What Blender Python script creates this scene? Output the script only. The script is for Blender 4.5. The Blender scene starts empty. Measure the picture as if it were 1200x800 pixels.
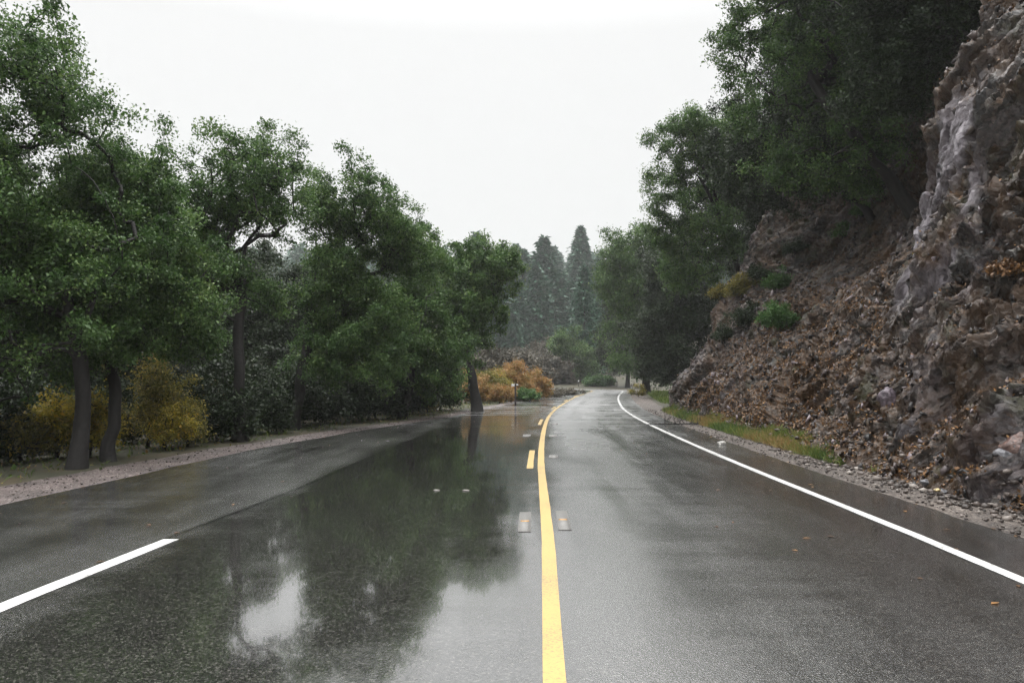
import bpy, math, random
import numpy as np
from mathutils import Vector

R = np.random.default_rng(7)
random.seed(7)
sc = bpy.context.scene
COL = sc.collection
rad = math.radians

# ------------------------------------------------------------------ camera geometry
CAM_H, FPX, HOR = 1.55, 933.0, 441.0
PITCH = math.atan((HOR - 400) / FPX)


def at(px, py, Y):
    """world point at depth Y seen at photo pixel (px, py)"""
    cx, cz, cy = (px - 600) / FPX, (400 - py) / FPX, 1.0
    y = cy * math.cos(PITCH) - cz * math.sin(PITCH)
    z = cy * math.sin(PITCH) + cz * math.cos(PITCH)
    k = Y / y
    return np.array([cx * k, Y, CAM_H + z * k])


# ------------------------------------------------------------------ noise helpers
def hsh(i, j, seed):
    h = (i.astype(np.int64) * 374761393 + j.astype(np.int64) * 668265263 + seed * 1274126177) & 0xFFFFFFFF
    h = ((h ^ (h >> 13)) * 1274126177) & 0xFFFFFFFF
    h = h ^ (h >> 16)
    return (h & 0xFFFFFF) / float(0x1000000)


def vnoise(x, y, seed=0):
    xi, yi = np.floor(x), np.floor(y)
    fx, fy = x - xi, y - yi
    fx = fx * fx * (3 - 2 * fx)
    fy = fy * fy * (3 - 2 * fy)
    a, b = hsh(xi, yi, seed), hsh(xi + 1, yi, seed)
    c, d = hsh(xi, yi + 1, seed), hsh(xi + 1, yi + 1, seed)
    return (a * (1 - fx) + b * fx) * (1 - fy) + (c * (1 - fx) + d * fx) * fy


def fbm(x, y, seed=0, octs=4):
    s, a, t = 0, 0.5, 0
    for o in range(octs):
        s = s + a * vnoise(x * 2 ** o, y * 2 ** o, seed + o * 17)
        t += a
        a *= 0.5
    return s / t


def facets(x, y, seed, tilt=1.0):
    """cells of a jittered grid, each carrying its own tilted plane: broken rock"""
    xi, yi = np.floor(x), np.floor(y)
    best = np.full(x.shape, 1e9)
    sec = np.full(x.shape, 1e9)
    val = np.zeros(x.shape)
    for a in (-1, 0, 1):
        for b in (-1, 0, 1):
            cx, cy = xi + a, yi + b
            px = cx + 0.1 + 0.8 * hsh(cx, cy, seed)
            py = cy + 0.1 + 0.8 * hsh(cx, cy, seed + 1)
            d = (x - px) ** 2 + (y - py) ** 2
            h = hsh(cx, cy, seed + 2) - 0.5
            gx = (hsh(cx, cy, seed + 3) - 0.5) * tilt
            gy = (hsh(cx, cy, seed + 4) - 0.5) * tilt
            v = h + gx * (x - px) + gy * (y - py)
            m = d < best
            sec = np.where(m, best, np.minimum(sec, d))
            best = np.where(m, d, best)
            val = np.where(m, v, val)
    return val, np.sqrt(sec) - np.sqrt(best)


def crystals(x, y, seed, tilt=1.0, k=1.1):
    """the upper hull of many tilted pyramids: continuous angular facets with sharp creases"""
    xi, yi = np.floor(x), np.floor(y)
    best = np.full(x.shape, -1e9)
    for a in (-1, 0, 1):
        for b in (-1, 0, 1):
            cx, cy = xi + a, yi + b
            dx = x - (cx + .1 + .8 * hsh(cx, cy, seed))
            dy = y - (cy + .1 + .8 * hsh(cx, cy, seed + 1))
            t = hsh(cx, cy, seed + 2) * 6.283
            ct, st = np.cos(t), np.sin(t)
            p, q = dx * ct + dy * st, -dx * st + dy * ct
            h = .9 * hsh(cx, cy, seed + 3)
            g = (hsh(cx, cy, seed + 4) - .5) * tilt
            v = h + g * p - k * np.maximum(np.maximum(p, -p * .6), np.maximum(q * .9, -q * .7))
            best = np.maximum(best, v)
    return best - .35


def sstep(a, b, x):
    t = np.clip((x - a) / (b - a), 0, 1)
    return t * t * (3 - 2 * t)


# ------------------------------------------------------------------ object helpers
def mesh(name, V, F, mat, parent=None, attrs=None, smooth=False, uvs=None):
    V = np.asarray(V, dtype=np.float32)
    F = np.asarray(F, dtype=np.int32)
    me = bpy.data.meshes.new(name)
    n, k = F.shape
    me.vertices.add(len(V))
    me.vertices.foreach_set('co', V.ravel())
    me.loops.add(n * k)
    me.loops.foreach_set('vertex_index', F.ravel())
    me.polygons.add(n)
    me.polygons.foreach_set('loop_start', np.arange(0, n * k, k, dtype=np.int32))
    me.polygons.foreach_set('loop_total', np.full(n, k, dtype=np.int32))
    if smooth:
        me.polygons.foreach_set('use_smooth', np.ones(n, dtype=bool))
    for an, (dom, data) in (attrs or {}).items():
        a = me.attributes.new(an, 'FLOAT', dom)
        a.data.foreach_set('value', np.asarray(data, dtype=np.float32))
    for un, data in (uvs or {}).items():
        l = me.uv_layers.new(name=un)
        l.data.foreach_set('uv', np.asarray(data, dtype=np.float32)[F.ravel()].ravel())
    me.update(calc_edges=True)
    if mat:
        me.materials.append(mat)
    o = bpy.data.objects.new(name, me)
    COL.objects.link(o)
    if parent:
        o.parent = parent
    return o


def tag(o, label, cat, group=None):
    o['label'], o['category'] = label, cat
    if group:
        o['group'] = group
    return o


def thing(name, label, cat, loc=(0, 0, 0), rz=0, group=None):
    o = bpy.data.objects.new(name, None)
    o.empty_display_size = 0.3
    COL.objects.link(o)
    o.location = loc
    o.rotation_euler = (0, 0, rz)
    return tag(o, label, cat, group)


def struct(o):
    o['kind'] = 'structure'
    return o


def stuff(o, label=None, cat=None):
    o['kind'] = 'stuff'
    if label:
        tag(o, label, cat)
    return o


def dup(root, loc, rz=0, sc_=1.0, label=None, group=None):
    r = root.copy()
    COL.objects.link(r)
    r.location, r.rotation_euler = loc, (0, 0, rz)
    r.scale = (sc_, sc_, sc_) if not hasattr(sc_, '__len__') else sc_
    if label:
        r['label'] = label
    if group:
        r['group'] = group
    for ch in list(root.children):
        c = ch.copy()
        COL.objects.link(c)
        c.parent = r
    return r


class Geo:
    """collects quads"""
    def __init__(s):
        s.v, s.f, s.n, s.t = [], [], 0, []

    def add(s, V, F, t=0.5):
        V = np.asarray(V, float)
        F = np.asarray(F, int)
        s.v.append(V)
        s.f.append(F + s.n)
        s.n += len(V)
        s.t.append(np.full(len(F), t) if np.isscalar(t) else np.asarray(t))

    def box(s, c, d, t=0.5):
        c, d = np.array(c), np.array(d) / 2
        V = [c + d * np.array(q) for q in [(-1, -1, -1), (1, -1, -1), (1, 1, -1), (-1, 1, -1), (-1, -1, 1), (1, -1, 1), (1, 1, 1), (-1, 1, 1)]]
        s.add(V, [(0, 3, 2, 1), (4, 5, 6, 7), (0, 1, 5, 4), (1, 2, 6, 5), (2, 3, 7, 6), (3, 0, 4, 7)], t)

    def tubes(s, A, B, ra, rb, sides=6, t=0.5):
        A, B = np.asarray(A, float), np.asarray(B, float)
        n = len(A)
        if n == 0:
            return
        d = B - A
        d /= np.linalg.norm(d, axis=1, keepdims=True) + 1e-9
        ref = np.where(np.abs(d[:, 2:3]) > 0.9, np.array([[1.0, 0, 0]]), np.array([[0, 0, 1.0]]))
        x = np.cross(d, ref)
        x /= np.linalg.norm(x, axis=1, keepdims=True) + 1e-9
        y = np.cross(d, x)
        ang = np.arange(sides) * 2 * np.pi / sides
        ring = np.cos(ang)[None, :, None] * x[:, None] + np.sin(ang)[None, :, None] * y[:, None]
        V = np.concatenate([A[:, None] + ring * np.asarray(ra)[:, None, None], B[:, None] + ring * np.asarray(rb)[:, None, None]], 1)
        q = np.array([[i, (i + 1) % sides, sides + (i + 1) % sides, sides + i] for i in range(sides)])
        F = (np.arange(n) * 2 * sides)[:, None, None] + q[None]
        s.add(V.reshape(-1, 3), F.reshape(-1, 4), t)

    def leaves(s, P, size, up=0.5, width=0.55, rng=None, t=None, dirbias=None):
        rng = rng or R
        n = len(P)
        d = rng.normal(size=(n, 3))
        if dirbias is not None:
            d = d + dirbias
        d /= np.linalg.norm(d, axis=1, keepdims=True)
        nn = rng.normal(size=(n, 3))
        nn[:, 2] = np.abs(nn[:, 2]) + up
        sd = np.cross(d, nn)
        sd /= np.linalg.norm(sd, axis=1, keepdims=True) + 1e-9
        up_ = np.cross(sd, d)
        L = size * np.exp(rng.normal(size=(n, 1)) * 0.25)
        W = L * width
        m = P + d * L * 0.5
        V = np.stack([P, m + sd * W * .5 + up_ * L * .12, P + d * L, m - sd * W * .5 + up_ * L * .12], 1)
        F = np.arange(n * 4).reshape(n, 4)
        s.add(V.reshape(-1, 3), F, rng.random(n) if t is None else t)

    def build(s, name, mat, parent=None, smooth=False):
        return mesh(name, np.concatenate(s.v), np.concatenate(s.f), mat, parent, {'tint': ('FACE', np.concatenate(s.t))}, smooth)


# ------------------------------------------------------------------ materials
def mat(name):
    m = bpy.data.materials.new(name)
    m.use_nodes = True
    nt = m.node_tree
    b = nt.nodes['Principled BSDF']

    def N(t, **kw):
        n = nt.nodes.new(t)
        for k, v in kw.items():
            if k in n.inputs.keys():
                n.inputs[k].default_value = v
            else:
                setattr(n, k, v)
        return n
    L = nt.links.new
    return m, nt, b, N, L


def ramp(N, stops, interp='LINEAR'):
    r = N('ShaderNodeValToRGB')
    e = r.color_ramp.elements
    r.color_ramp.interpolation = interp
    while len(e) < len(stops):
        e.new(0.5)
    for el, (p, c) in zip(e, stops):
        el.position = p
        el.color = (*c, 1) if len(c) == 3 else c
    return r


def g3(v):
    return (v, v, v)


def mixc(N, L, fac, a, b, mode='MIX'):
    m = N('ShaderNodeMix', data_type='RGBA', blend_type=mode)
    for i, v in ((0, fac), (6, a), (7, b)):
        if hasattr(v, 'links'):
            L(v, m.inputs[i])
        elif i == 0:
            m.inputs[0].default_value = v
        else:
            m.inputs[i].default_value = (*v, 1)
    return m.outputs[2]


def math_(N, L, op, a, b=None, clamp=False):
    m = N('ShaderNodeMath', operation=op, use_clamp=clamp)
    for i, v in ((0, a), (1, b)):
        if v is None:
            continue
        if hasattr(v, 'links'):
            L(v, m.inputs[i])
        else:
            m.inputs[i].default_value = v
    return m.outputs[0]


def foliage(name, stops, transl=0.22, rough=0.5):
    m, nt, b, N, L = mat(name)
    a = N('ShaderNodeAttribute', attribute_name='tint')
    r = ramp(N, stops)
    L(a.outputs['Fac'], r.inputs[0])
    L(r.outputs[0], b.inputs['Base Color'])
    b.inputs['Roughness'].default_value = rough
    b.inputs['Specular IOR Level'].default_value = 0.35
    t = N('ShaderNodeBsdfTranslucent')
    L(r.outputs[0], t.inputs['Color'])
    mx = N('ShaderNodeMixShader')
    mx.inputs[0].default_value = transl
    L(b.outputs[0], mx.inputs[1])
    L(t.outputs[0], mx.inputs[2])
    L(mx.outputs[0], nt.nodes['Material Output'].inputs['Surface'])
    return m


def simple(name, col, rough=0.6, var=0.3, scale=8, bump=0.0):
    m, nt, b, N, L = mat(name)
    tc = N('ShaderNodeTexCoord')
    n = N('ShaderNodeTexNoise', Scale=scale, Detail=6.0)
    L(tc.outputs['Object'], n.inputs['Vector'])
    lo = tuple(c * (1 - var) for c in col)
    hi = tuple(min(1, c * (1 + var)) for c in col)
    r = ramp(N, [(0.3, lo), (0.7, hi)])
    L(n.outputs[0], r.inputs[0])
    L(r.outputs[0], b.inputs['Base Color'])
    b.inputs['Roughness'].default_value = rough
    if bump:
        bp = N('ShaderNodeBump', Strength=bump, Distance=0.02)
        L(n.outputs[0], bp.inputs['Height'])
        L(bp.outputs[0], b.inputs['Normal'])
    return m


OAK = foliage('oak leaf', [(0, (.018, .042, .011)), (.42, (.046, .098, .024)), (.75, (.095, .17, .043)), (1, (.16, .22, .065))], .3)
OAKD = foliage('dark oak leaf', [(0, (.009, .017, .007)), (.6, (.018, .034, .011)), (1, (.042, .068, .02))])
FIR = foliage('fir needle', [(0, (.016, .055, .032)), (.6, (.034, .098, .056)), (1, (.065, .14, .07))], .15)
YEL = foliage('yellow leaf', [(0, (.1, .1, .02)), (.4, (.25, .23, .04)), (.8, (.5, .38, .05)), (1, (.55, .32, .05))], .5)
OLIVE = foliage('olive leaf', [(0, (.06, .07, .02)), (.5, (.16, .15, .04)), (.9, (.36, .29, .06)), (1, (.5, .32, .06))], .45)
ORANGE = foliage('orange leaf', [(0, (.12, .12, .03)), (.35, (.26, .18, .06)), (.8, (.36, .19, .07)), (1, (.26, .11, .06))], .35)
BROWN = foliage('bare brown twig', [(0, (.042, .042, .03)), (.6, (.085, .076, .054)), (1, (.13, .105, .07))], .1)
BUSHG = foliage('bright green leaf', [(0, (.03, .08, .02)), (.6, (.07, .15, .04)), (1, (.12, .2, .06))], .3)
GRASS = foliage('grass blade', [(0, (.05, .09, .02)), (.45, (.12, .17, .035)), (.7, (.22, .19, .06)), (1, (.28, .17, .07))], .3)
LITTER = foliage('fallen leaf', [(0, (.05, .03, .018)), (.5, (.13, .07, .03)), (.8, (.2, .1, .037)), (1, (.32, .18, .068))], .1, .4)
STONE = foliage('wet pebble', [(0, (.025, .02, .017)), (.6, (.075, .06, .052)), (.9, (.15, .125, .11)), (1, (.32, .29, .26))], 0.0, .4)
BARK = simple('wet bark', (.009, .0075, .0065), .75, .5, 14, .8)


def asphalt_mat():
    m, nt, b, N, L = mat('wet asphalt')
    u1 = N('ShaderNodeUVMap', uv_map='road')
    u2 = N('ShaderNodeUVMap', uv_map='seam')
    sx = N('ShaderNodeSeparateXYZ')
    L(u1.outputs[0], sx.inputs[0])
    sm = N('ShaderNodeSeparateXYZ')
    L(u2.outputs[0], sm.inputs[0])
    U, S, Q = sx.outputs[0], sx.outputs[1], sm.outputs[0]

    def stretched(us, ss, scale, detail=4.0, rough=.55):
        mp = N('ShaderNodeMapping')
        mp.inputs['Scale'].default_value = (us, ss, 1)
        L(u1.outputs[0], mp.inputs[0])
        n = N('ShaderNodeTexNoise', Scale=scale, Detail=detail, Roughness=rough)
        L(mp.outputs[0], n.inputs['Vector'])
        return n.outputs[0]
    tracks = stretched(1.3, .07, 1.0, 3)
    blot = stretched(1, .35, 1.1, 5, .6)
    cross = stretched(.22, 2.2, 1.0, 5, .65)
    vo = N('ShaderNodeTexVoronoi', Scale=85.0)
    L(u1.outputs[0], vo.inputs['Vector'])
    fine = N('ShaderNodeTexNoise', Scale=160.0, Detail=3.0)
    L(u1.outputs[0], fine.inputs['Vector'])
    # colour: dark binder with paler stones
    st = ramp(N, [(0, (.011, .011, .0105)), (.6, (.025, .0245, .023)), (.9, (.06, .058, .053)), (1, (.13, .125, .112))])
    sep = N('ShaderNodeSeparateColor')
    L(vo.outputs['Color'], sep.inputs[0])
    L(sep.outputs[0], st.inputs[0])
    # the passing lane left of the seam is an older greyer mat
    old = math_(N, L, 'LESS_THAN', Q, 0.0)
    c = mixc(N, L, math_(N, L, 'MULTIPLY', old, .35), st.outputs[0], (.06, .06, .057))
    groove = ramp(N, [(0, g3(0)), (.488, g3(0)), (.495, g3(1)), (.505, g3(1)), (.512, g3(0))])
    L(math_(N, L, 'ADD', math_(N, L, 'MULTIPLY', Q, .25), .5), groove.inputs[0])
    c = mixc(N, L, groove.outputs[0], c, (.008, .008, .008))
    L(c, b.inputs['Base Color'])
    # wetness: a film of water in the inner left lane, drier crowns elsewhere
    filmr = ramp(N, [(0, g3(0)), (.13, g3(.1)), (.2, g3(.85)), (.33, g3(1)), (.47, g3(.75)), (.53, g3(.25)), (.64, g3(.05)), (.74, g3(.42)), (.84, g3(.3)), (1, g3(.3))])
    L(math_(N, L, 'ADD', math_(N, L, 'MULTIPLY', U, .1), .6 - .1), filmr.inputs[0])
    f = math_(N, L, 'MULTIPLY_ADD', tracks, 1.1)
    f.node.inputs[2].default_value = -.55
    f = math_(N, L, 'ADD', filmr.outputs[0], f)
    g = math_(N, L, 'MULTIPLY_ADD', blot, 1.0)
    g.node.inputs[2].default_value = -.5
    f = math_(N, L, 'ADD', f, g)
    h = math_(N, L, 'MULTIPLY_ADD', cross, .8)
    h.node.inputs[2].default_value = -.4
    f = math_(N, L, 'ADD', f, h)
    f = math_(N, L, 'ADD', f, math_(N, L, 'MULTIPLY', old, .25), True)
    # worn bands that stay matt: along the seam and in the wheel paths
    bq = ramp(N, [(0, g3(0)), (.30, g3(0)), (.40, g3(.4)), (.487, g3(.62)), (.5, g3(.0)), (1, g3(0))])
    L(math_(N, L, 'ADD', math_(N, L, 'MULTIPLY', Q, .2), .5), bq.inputs[0])
    bu = ramp(N, [(0, g3(0)), (.14, g3(.3)), (.22, g3(.0)), (.42, g3(0)), (.56, g3(.42)), (.70, g3(0)), (1, g3(0))])
    L(math_(N, L, 'MULTIPLY', U, .22), bu.inputs[0])
    band = math_(N, L, 'ADD', bq.outputs[0], bu.outputs[0])
    band = math_(N, L, 'MULTIPLY', band, math_(N, L, 'ADD', math_(N, L, 'MULTIPLY', cross, 1.6), math_(N, L, 'SUBTRACT', tracks, .8)), True)
    f = math_(N, L, 'SUBTRACT', f, band, True)
    ro = ramp(N, [(0, g3(.262)), (.35, g3(.17)), (.65, g3(.08)), (.9, g3(.035)), (1, g3(.03))])
    L(f, ro.inputs[0])
    far = N('ShaderNodeMapRange', interpolation_type='SMOOTHSTEP')
    L(S, far.inputs[0])
    far.inputs[1].default_value, far.inputs[2].default_value = 12.0, 42.0
    stk = math_(N, L, 'MULTIPLY_ADD', cross, 3.0, True)
    stk.node.inputs[2].default_value = -1.05
    rough_ = math_(N, L, 'ADD', ro.outputs[0], math_(N, L, 'MULTIPLY', far.outputs[0], math_(N, L, 'MULTIPLY', stk, .34)))
    L(rough_, b.inputs['Roughness'])
    L(rough_, b.inputs['Coat Roughness'])
    b.inputs['IOR'].default_value = 2.5
    b.inputs['Coat Weight'].default_value = 1.0
    b.inputs['Coat IOR'].default_value = 1.7
    bs = ramp(N, [(0, g3(.62)), (.35, g3(.54)), (.72, g3(.15)), (1, g3(.04))])
    L(f, bs.inputs[0])
    hh = math_(N, L, 'ADD', vo.outputs['Distance'], math_(N, L, 'MULTIPLY', fine.outputs[0], .6))
    bp = N('ShaderNodeBump', Distance=.0044)
    L(bs.outputs[0], bp.inputs['Strength'])
    L(hh, bp.inputs['Height'])
    L(bp.outputs[0], b.inputs['Normal'])
    return m


def paint_mat(name, col, wear=.25):
    m, nt, b, N, L = mat(name)
    tc = N('ShaderNodeTexCoord')
    n = N('ShaderNodeTexNoise', Scale=60.0, Detail=6.0, Roughness=.7)
    L(tc.outputs['Object'], n.inputs['Vector'])
    n2 = N('ShaderNodeTexNoise', Scale=.9, Detail=4.0)
    L(tc.outputs['Object'], n2.inputs['Vector'])
    s = math_(N, L, 'ADD', n.outputs[0], math_(N, L, 'MULTIPLY', n2.outputs[0], .5))
    r = ramp(N, [(.0, (.05, .05, .045)), (.54, (.1, .1, .085)), (.54 + wear, col), (1, col)])
    L(s, r.inputs[0])
    L(r.outputs[0], b.inputs['Base Color'])
    b.inputs['Roughness'].default_value = .35
    bp = N('ShaderNodeBump', Strength=.25, Distance=.003)
    L(n.outputs[0], bp.inputs['Height'])
    L(bp.outputs[0], b.inputs['Normal'])
    return m


def gravel_mat(name, stops, scale=28):
    m, nt, b, N, L = mat(name)
    tc = N('ShaderNodeTexCoord')
    vo = N('ShaderNodeTexVoronoi', Scale=float(scale))
    L(tc.outputs['Object'], vo.inputs['Vector'])
    sep = N('ShaderNodeSeparateColor')
    L(vo.outputs['Color'], sep.inputs[0])
    r = ramp(N, stops)
    L(sep.outputs[1], r.inputs[0])
    n = N('ShaderNodeTexNoise', Scale=1.3, Detail=6.0)
    L(tc.outputs['Object'], n.inputs['Vector'])
    k = ramp(N, [(.35, g3(.55)), (.65, g3(1.1))])
    L(n.outputs[0], k.inputs[0])
    L(mixc(N, L, 1.0, r.outputs[0], k.outputs[0], 'MULTIPLY'), b.inputs['Base Color'])
    b.inputs['Roughness'].default_value = .6
    bp = N('ShaderNodeBump', Strength=.9, Distance=.02, invert=True)
    L(vo.outputs['Distance'], bp.inputs['Height'])
    L(bp.outputs[0], b.inputs['Normal'])
    return m


def ground_mat():
    m, nt, b, N, L = mat('forest floor')
    tc = N('ShaderNodeTexCoord')
    n = N('ShaderNodeTexNoise', Scale=.8, Detail=9.0, Roughness=.65)
    L(tc.outputs['Object'], n.inputs['Vector'])
    r = ramp(N, [(.3, (.018, .02, .01)), (.5, (.035, .034, .016)), (.62, (.055, .04, .02)), (.75, (.03, .045, .016))])
    L(n.outputs[0], r.inputs[0])
    L(r.outputs[0], b.inputs['Base Color'])
    b.inputs['Roughness'].default_value = .8
    bp = N('ShaderNodeBump', Strength=.8, Distance=.05)
    L(n.outputs[0], bp.inputs['Height'])
    L(bp.outputs[0], b.inputs['Normal'])
    return m


def cliff_mat():
    m, nt, b, N, L = mat('wet broken rock')
    tc = N('ShaderNodeTexCoord')
    O = tc.outputs['Object']

    def nz(scale, detail=6.0, rough=.6, vec=None):
        n = N('ShaderNodeTexNoise', Scale=scale, Detail=detail, Roughness=rough)
        L(vec or O, n.inputs['Vector'])
        return n.outputs[0]
    rot = N('ShaderNodeMapping')
    rot.inputs['Rotation'].default_value = (rad(-52), 0, 0)
    L(O, rot.inputs[0])
    wn = N('ShaderNodeTexNoise', Scale=1.6, Detail=4.0)
    L(O, wn.inputs['Vector'])
    wv_ = N('ShaderNodeVectorMath', operation='MULTIPLY_ADD')
    L(wn.outputs['Color'], wv_.inputs[0])
    wv_.inputs[1].default_value = (.5, .5, .5)
    L(rot.outputs[0], wv_.inputs[2])

    def cells(scale, sc3, feature='F1'):
        m_ = N('ShaderNodeMapping')
        m_.inputs['Scale'].default_value = sc3
        L(wv_.outputs[0], m_.inputs[0])
        v_ = N('ShaderNodeTexVoronoi', Scale=scale, feature=feature)
        L(m_.outputs[0], v_.inputs['Vector'])
        return v_
    vo = cells(1.7, (1, 2.0, .75))
    vo2 = cells(5.0, (1, 2.6, .7))
    vo3 = cells(14.0, (1, 2.4, .8))
    sep = N('ShaderNodeSeparateColor')
    L(vo.outputs['Color'], sep.inputs[0])
    base = ramp(N, [(.0, (.013, .011, .01)), (.35, (.03, .024, .02)), (.5, (.06, .048, .041)), (.62, (.05, .033, .02)), (.76, (.095, .079, .074)), (.9, (.18, .152, .145))])
    L(math_(N, L, 'ADD', math_(N, L, 'MULTIPLY', sep.outputs[0], .55), math_(N, L, 'MULTIPLY', nz(3.0, 8.0), .5)), base.inputs[0])
    c = base.outputs[0]
    sep2 = N('ShaderNodeSeparateColor')
    L(vo2.outputs['Color'], sep2.inputs[0])
    chip = ramp(N, [(0, g3(.25)), (.45, g3(.8)), (.8, g3(1.6)), (1, g3(3.8))])
    L(sep2.outputs[0], chip.inputs[0])
    c = mixc(N, L, 1.0, c, chip.outputs[0], 'MULTIPLY')
    sep3 = N('ShaderNodeSeparateColor')
    L(vo3.outputs['Color'], sep3.inputs[0])
    chip3 = ramp(N, [(0, g3(.3)), (.5, g3(.9)), (.85, g3(1.3)), (1, g3(2.6))])
    L(sep3.outputs[0], chip3.inputs[0])
    c = mixc(N, L, 1.0, c, chip3.outputs[0], 'MULTIPLY')
    cr2 = cells(5.0, (1, 2.6, .7), 'DISTANCE_TO_EDGE')
    crk = ramp(N, [(0, g3(.8)), (.035, g3(0))])
    L(cr2.outputs['Distance'], crk.inputs[0])
    c = mixc(N, L, crk.outputs[0], c, (.008, .007, .006))  # dark of crevices painted into the colour as near-black lines along cell edges
    # rusty stains
    rs = ramp(N, [(.46, g3(0)), (.62, g3(.8))])
    L(nz(.7, 7.0, .65), rs.inputs[0])
    c = mixc(N, L, rs.outputs[0], c, (.085, .044, .019))
    # olive moss and lichen
    ms = ramp(N, [(.55, g3(0)), (.66, g3(.85))])
    mv = N('ShaderNodeMapping')
    mv.inputs['Location'].default_value = (13, 5, 2)
    L(O, mv.inputs[0])
    L(nz(1.1, 8.0, .68, mv.outputs[0]), ms.inputs[0])
    c = mixc(N, L, ms.outputs[0], c, (.045, .044, .015))
    # pale slab
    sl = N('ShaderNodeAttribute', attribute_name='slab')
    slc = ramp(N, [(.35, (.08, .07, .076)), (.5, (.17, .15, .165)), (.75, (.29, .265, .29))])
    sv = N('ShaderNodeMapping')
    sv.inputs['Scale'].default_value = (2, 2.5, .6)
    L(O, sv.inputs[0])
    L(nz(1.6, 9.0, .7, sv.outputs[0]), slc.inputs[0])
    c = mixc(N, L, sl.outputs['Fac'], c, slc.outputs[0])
    # leaf litter and soil on ledges
    li = N('ShaderNodeAttribute', attribute_name='litter')
    lc = ramp(N, [(.3, (.02, .013, .008)), (.5, (.06, .034, .016)), (.7, (.15, .075, .03))])
    L(nz(9.0, 6.0, .7), lc.inputs[0])
    c = mixc(N, L, li.outputs['Fac'], c, lc.outputs[0])
    L(c, b.inputs['Base Color'])
    r = ramp(N, [(.3, g3(.22)), (.7, g3(.5))])
    L(nz(4.0), r.inputs[0])
    L(r.outputs[0], b.inputs['Roughness'])
    hh = math_(N, L, 'ADD', nz(14.0, 9.0, .75), math_(N, L, 'ADD', math_(N, L, 'MULTIPLY', sep2.outputs[1], 1.2), math_(N, L, 'MULTIPLY', sep3.outputs[1], .5)))
    bp = N('ShaderNodeBump', Strength=.8, Distance=.04)
    L(hh, bp.inputs['Height'])
    nv = bp.outputs[0]
    for v_, k_ in ((vo, .65), (vo2, .95), (vo3, .7)):     # every broken face has its own tilt
        a_ = N('ShaderNodeVectorMath', operation='SUBTRACT')
        L(v_.outputs['Color'], a_.inputs[0])
        a_.inputs[1].default_value = (.5, .5, .5)
        b2 = N('ShaderNodeVectorMath', operation='MULTIPLY_ADD')
        L(a_.outputs[0], b2.inputs[0])
        b2.inputs[1].default_value = (k_, k_, k_)
        L(nv, b2.inputs[2])
        nv = b2.outputs[0]
    nn = N('ShaderNodeVectorMath', operation='NORMALIZE')
    L(nv, nn.inputs[0])
    L(nn.outputs[0], b.inputs['Normal'])
    return m


# ------------------------------------------------------------------ the road in plan
PTS = np.array([(-1.2, -30), (-.35, -12), (.02, -2), (.21, 4), (.33, 7.3), (.53, 14.6), (.68, 18.3), (1.0, 24.5), (1.32, 29.5), (1.98, 37), (2.65, 43),
                (3.85, 53), (5.35, 64), (7.2, 76), (8.5, 85), (8.4, 91), (6.3, 96), (2, 99.2), (-5, 101.5), (-14, 103.5), (-40, 108), (-90, 118), (-140, 132)], float)


def catmull(P, n=16):
    out = []
    Q = np.vstack([2 * P[0] - P[1], P, 2 * P[-1] - P[-2]])
    for i in range(1, len(Q) - 2):
        a, b_, c, d = Q[i - 1], Q[i], Q[i + 1], Q[i + 2]
        # centripetal-ish tangents scaled by segment lengths
        l0, l1, l2 = [max(1e-6, np.linalg.norm(v)) for v in (b_ - a, c - b_, d - c)]
        m1 = ((b_ - a) / l0 * l1 + (c - b_) / l1 * l0) / (l0 + l1) * l1
        m2 = ((c - b_) / l1 * l2 + (d - c) / l2 * l1) / (l1 + l2) * l1
        for t in np.linspace(0, 1, n, endpoint=False):
            out.append((2 * t ** 3 - 3 * t ** 2 + 1) * b_ + (t ** 3 - 2 * t ** 2 + t) * m1 + (-2 * t ** 3 + 3 * t ** 2) * c + (t ** 3 - t ** 2) * m2)
    out.append(P[-1])
    return np.array(out)


raw = catmull(PTS)
sl = np.concatenate([[0], np.cumsum(np.linalg.norm(np.diff(raw, axis=0), axis=1))])
S0 = np.interp(0, raw[:60, 1], sl[:60])
SS = np.arange(0, sl[-1], 0.5)
CL = np.stack([np.interp(SS, sl, raw[:, 0]), np.interp(SS, sl, raw[:, 1])], 1)
for _ in range(3):
    CL[1:-1] = (CL[:-2] + 2 * CL[1:-1] + CL[2:]) / 4
SS = SS - S0            # arc length, zero beside the camera
TG = np.gradient(CL, axis=0)
TG /= np.linalg.norm(TG, axis=1, keepdims=True)
NR = np.stack([TG[:, 1], -TG[:, 0]], 1)   # to the right


def on_road(s, u):
    s, u = np.asarray(s, float), np.asarray(u, float)
    p = np.stack([np.interp(s, SS, CL[:, k]) for k in (0, 1)], -1)
    n = np.stack([np.interp(s, SS, NR[:, k]) for k in (0, 1)], -1)
    return p + n * u[..., None]


LEFT_S = [-40, 10, 17, 23, 30, 37, 45, 60, 300]
LEFT_U = [-6.6, -6.55, -6.1, -5.2, -3.8, -3.35, -3.0, -2.7, -2.7]
RIGHT_S = [-40, 8, 20, 40, 300]
RIGHT_U = [4.6, 4.55, 4.4, 4.15, 4.15]
SEAM_S = [-40, 0, 5.5, 7.6, 10.8, 21.6, 60, 300]
SEAM_U = [-3.85, -3.82, -3.74, -3.64, -3.4, -3.12, -2.3, -2.2]


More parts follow.
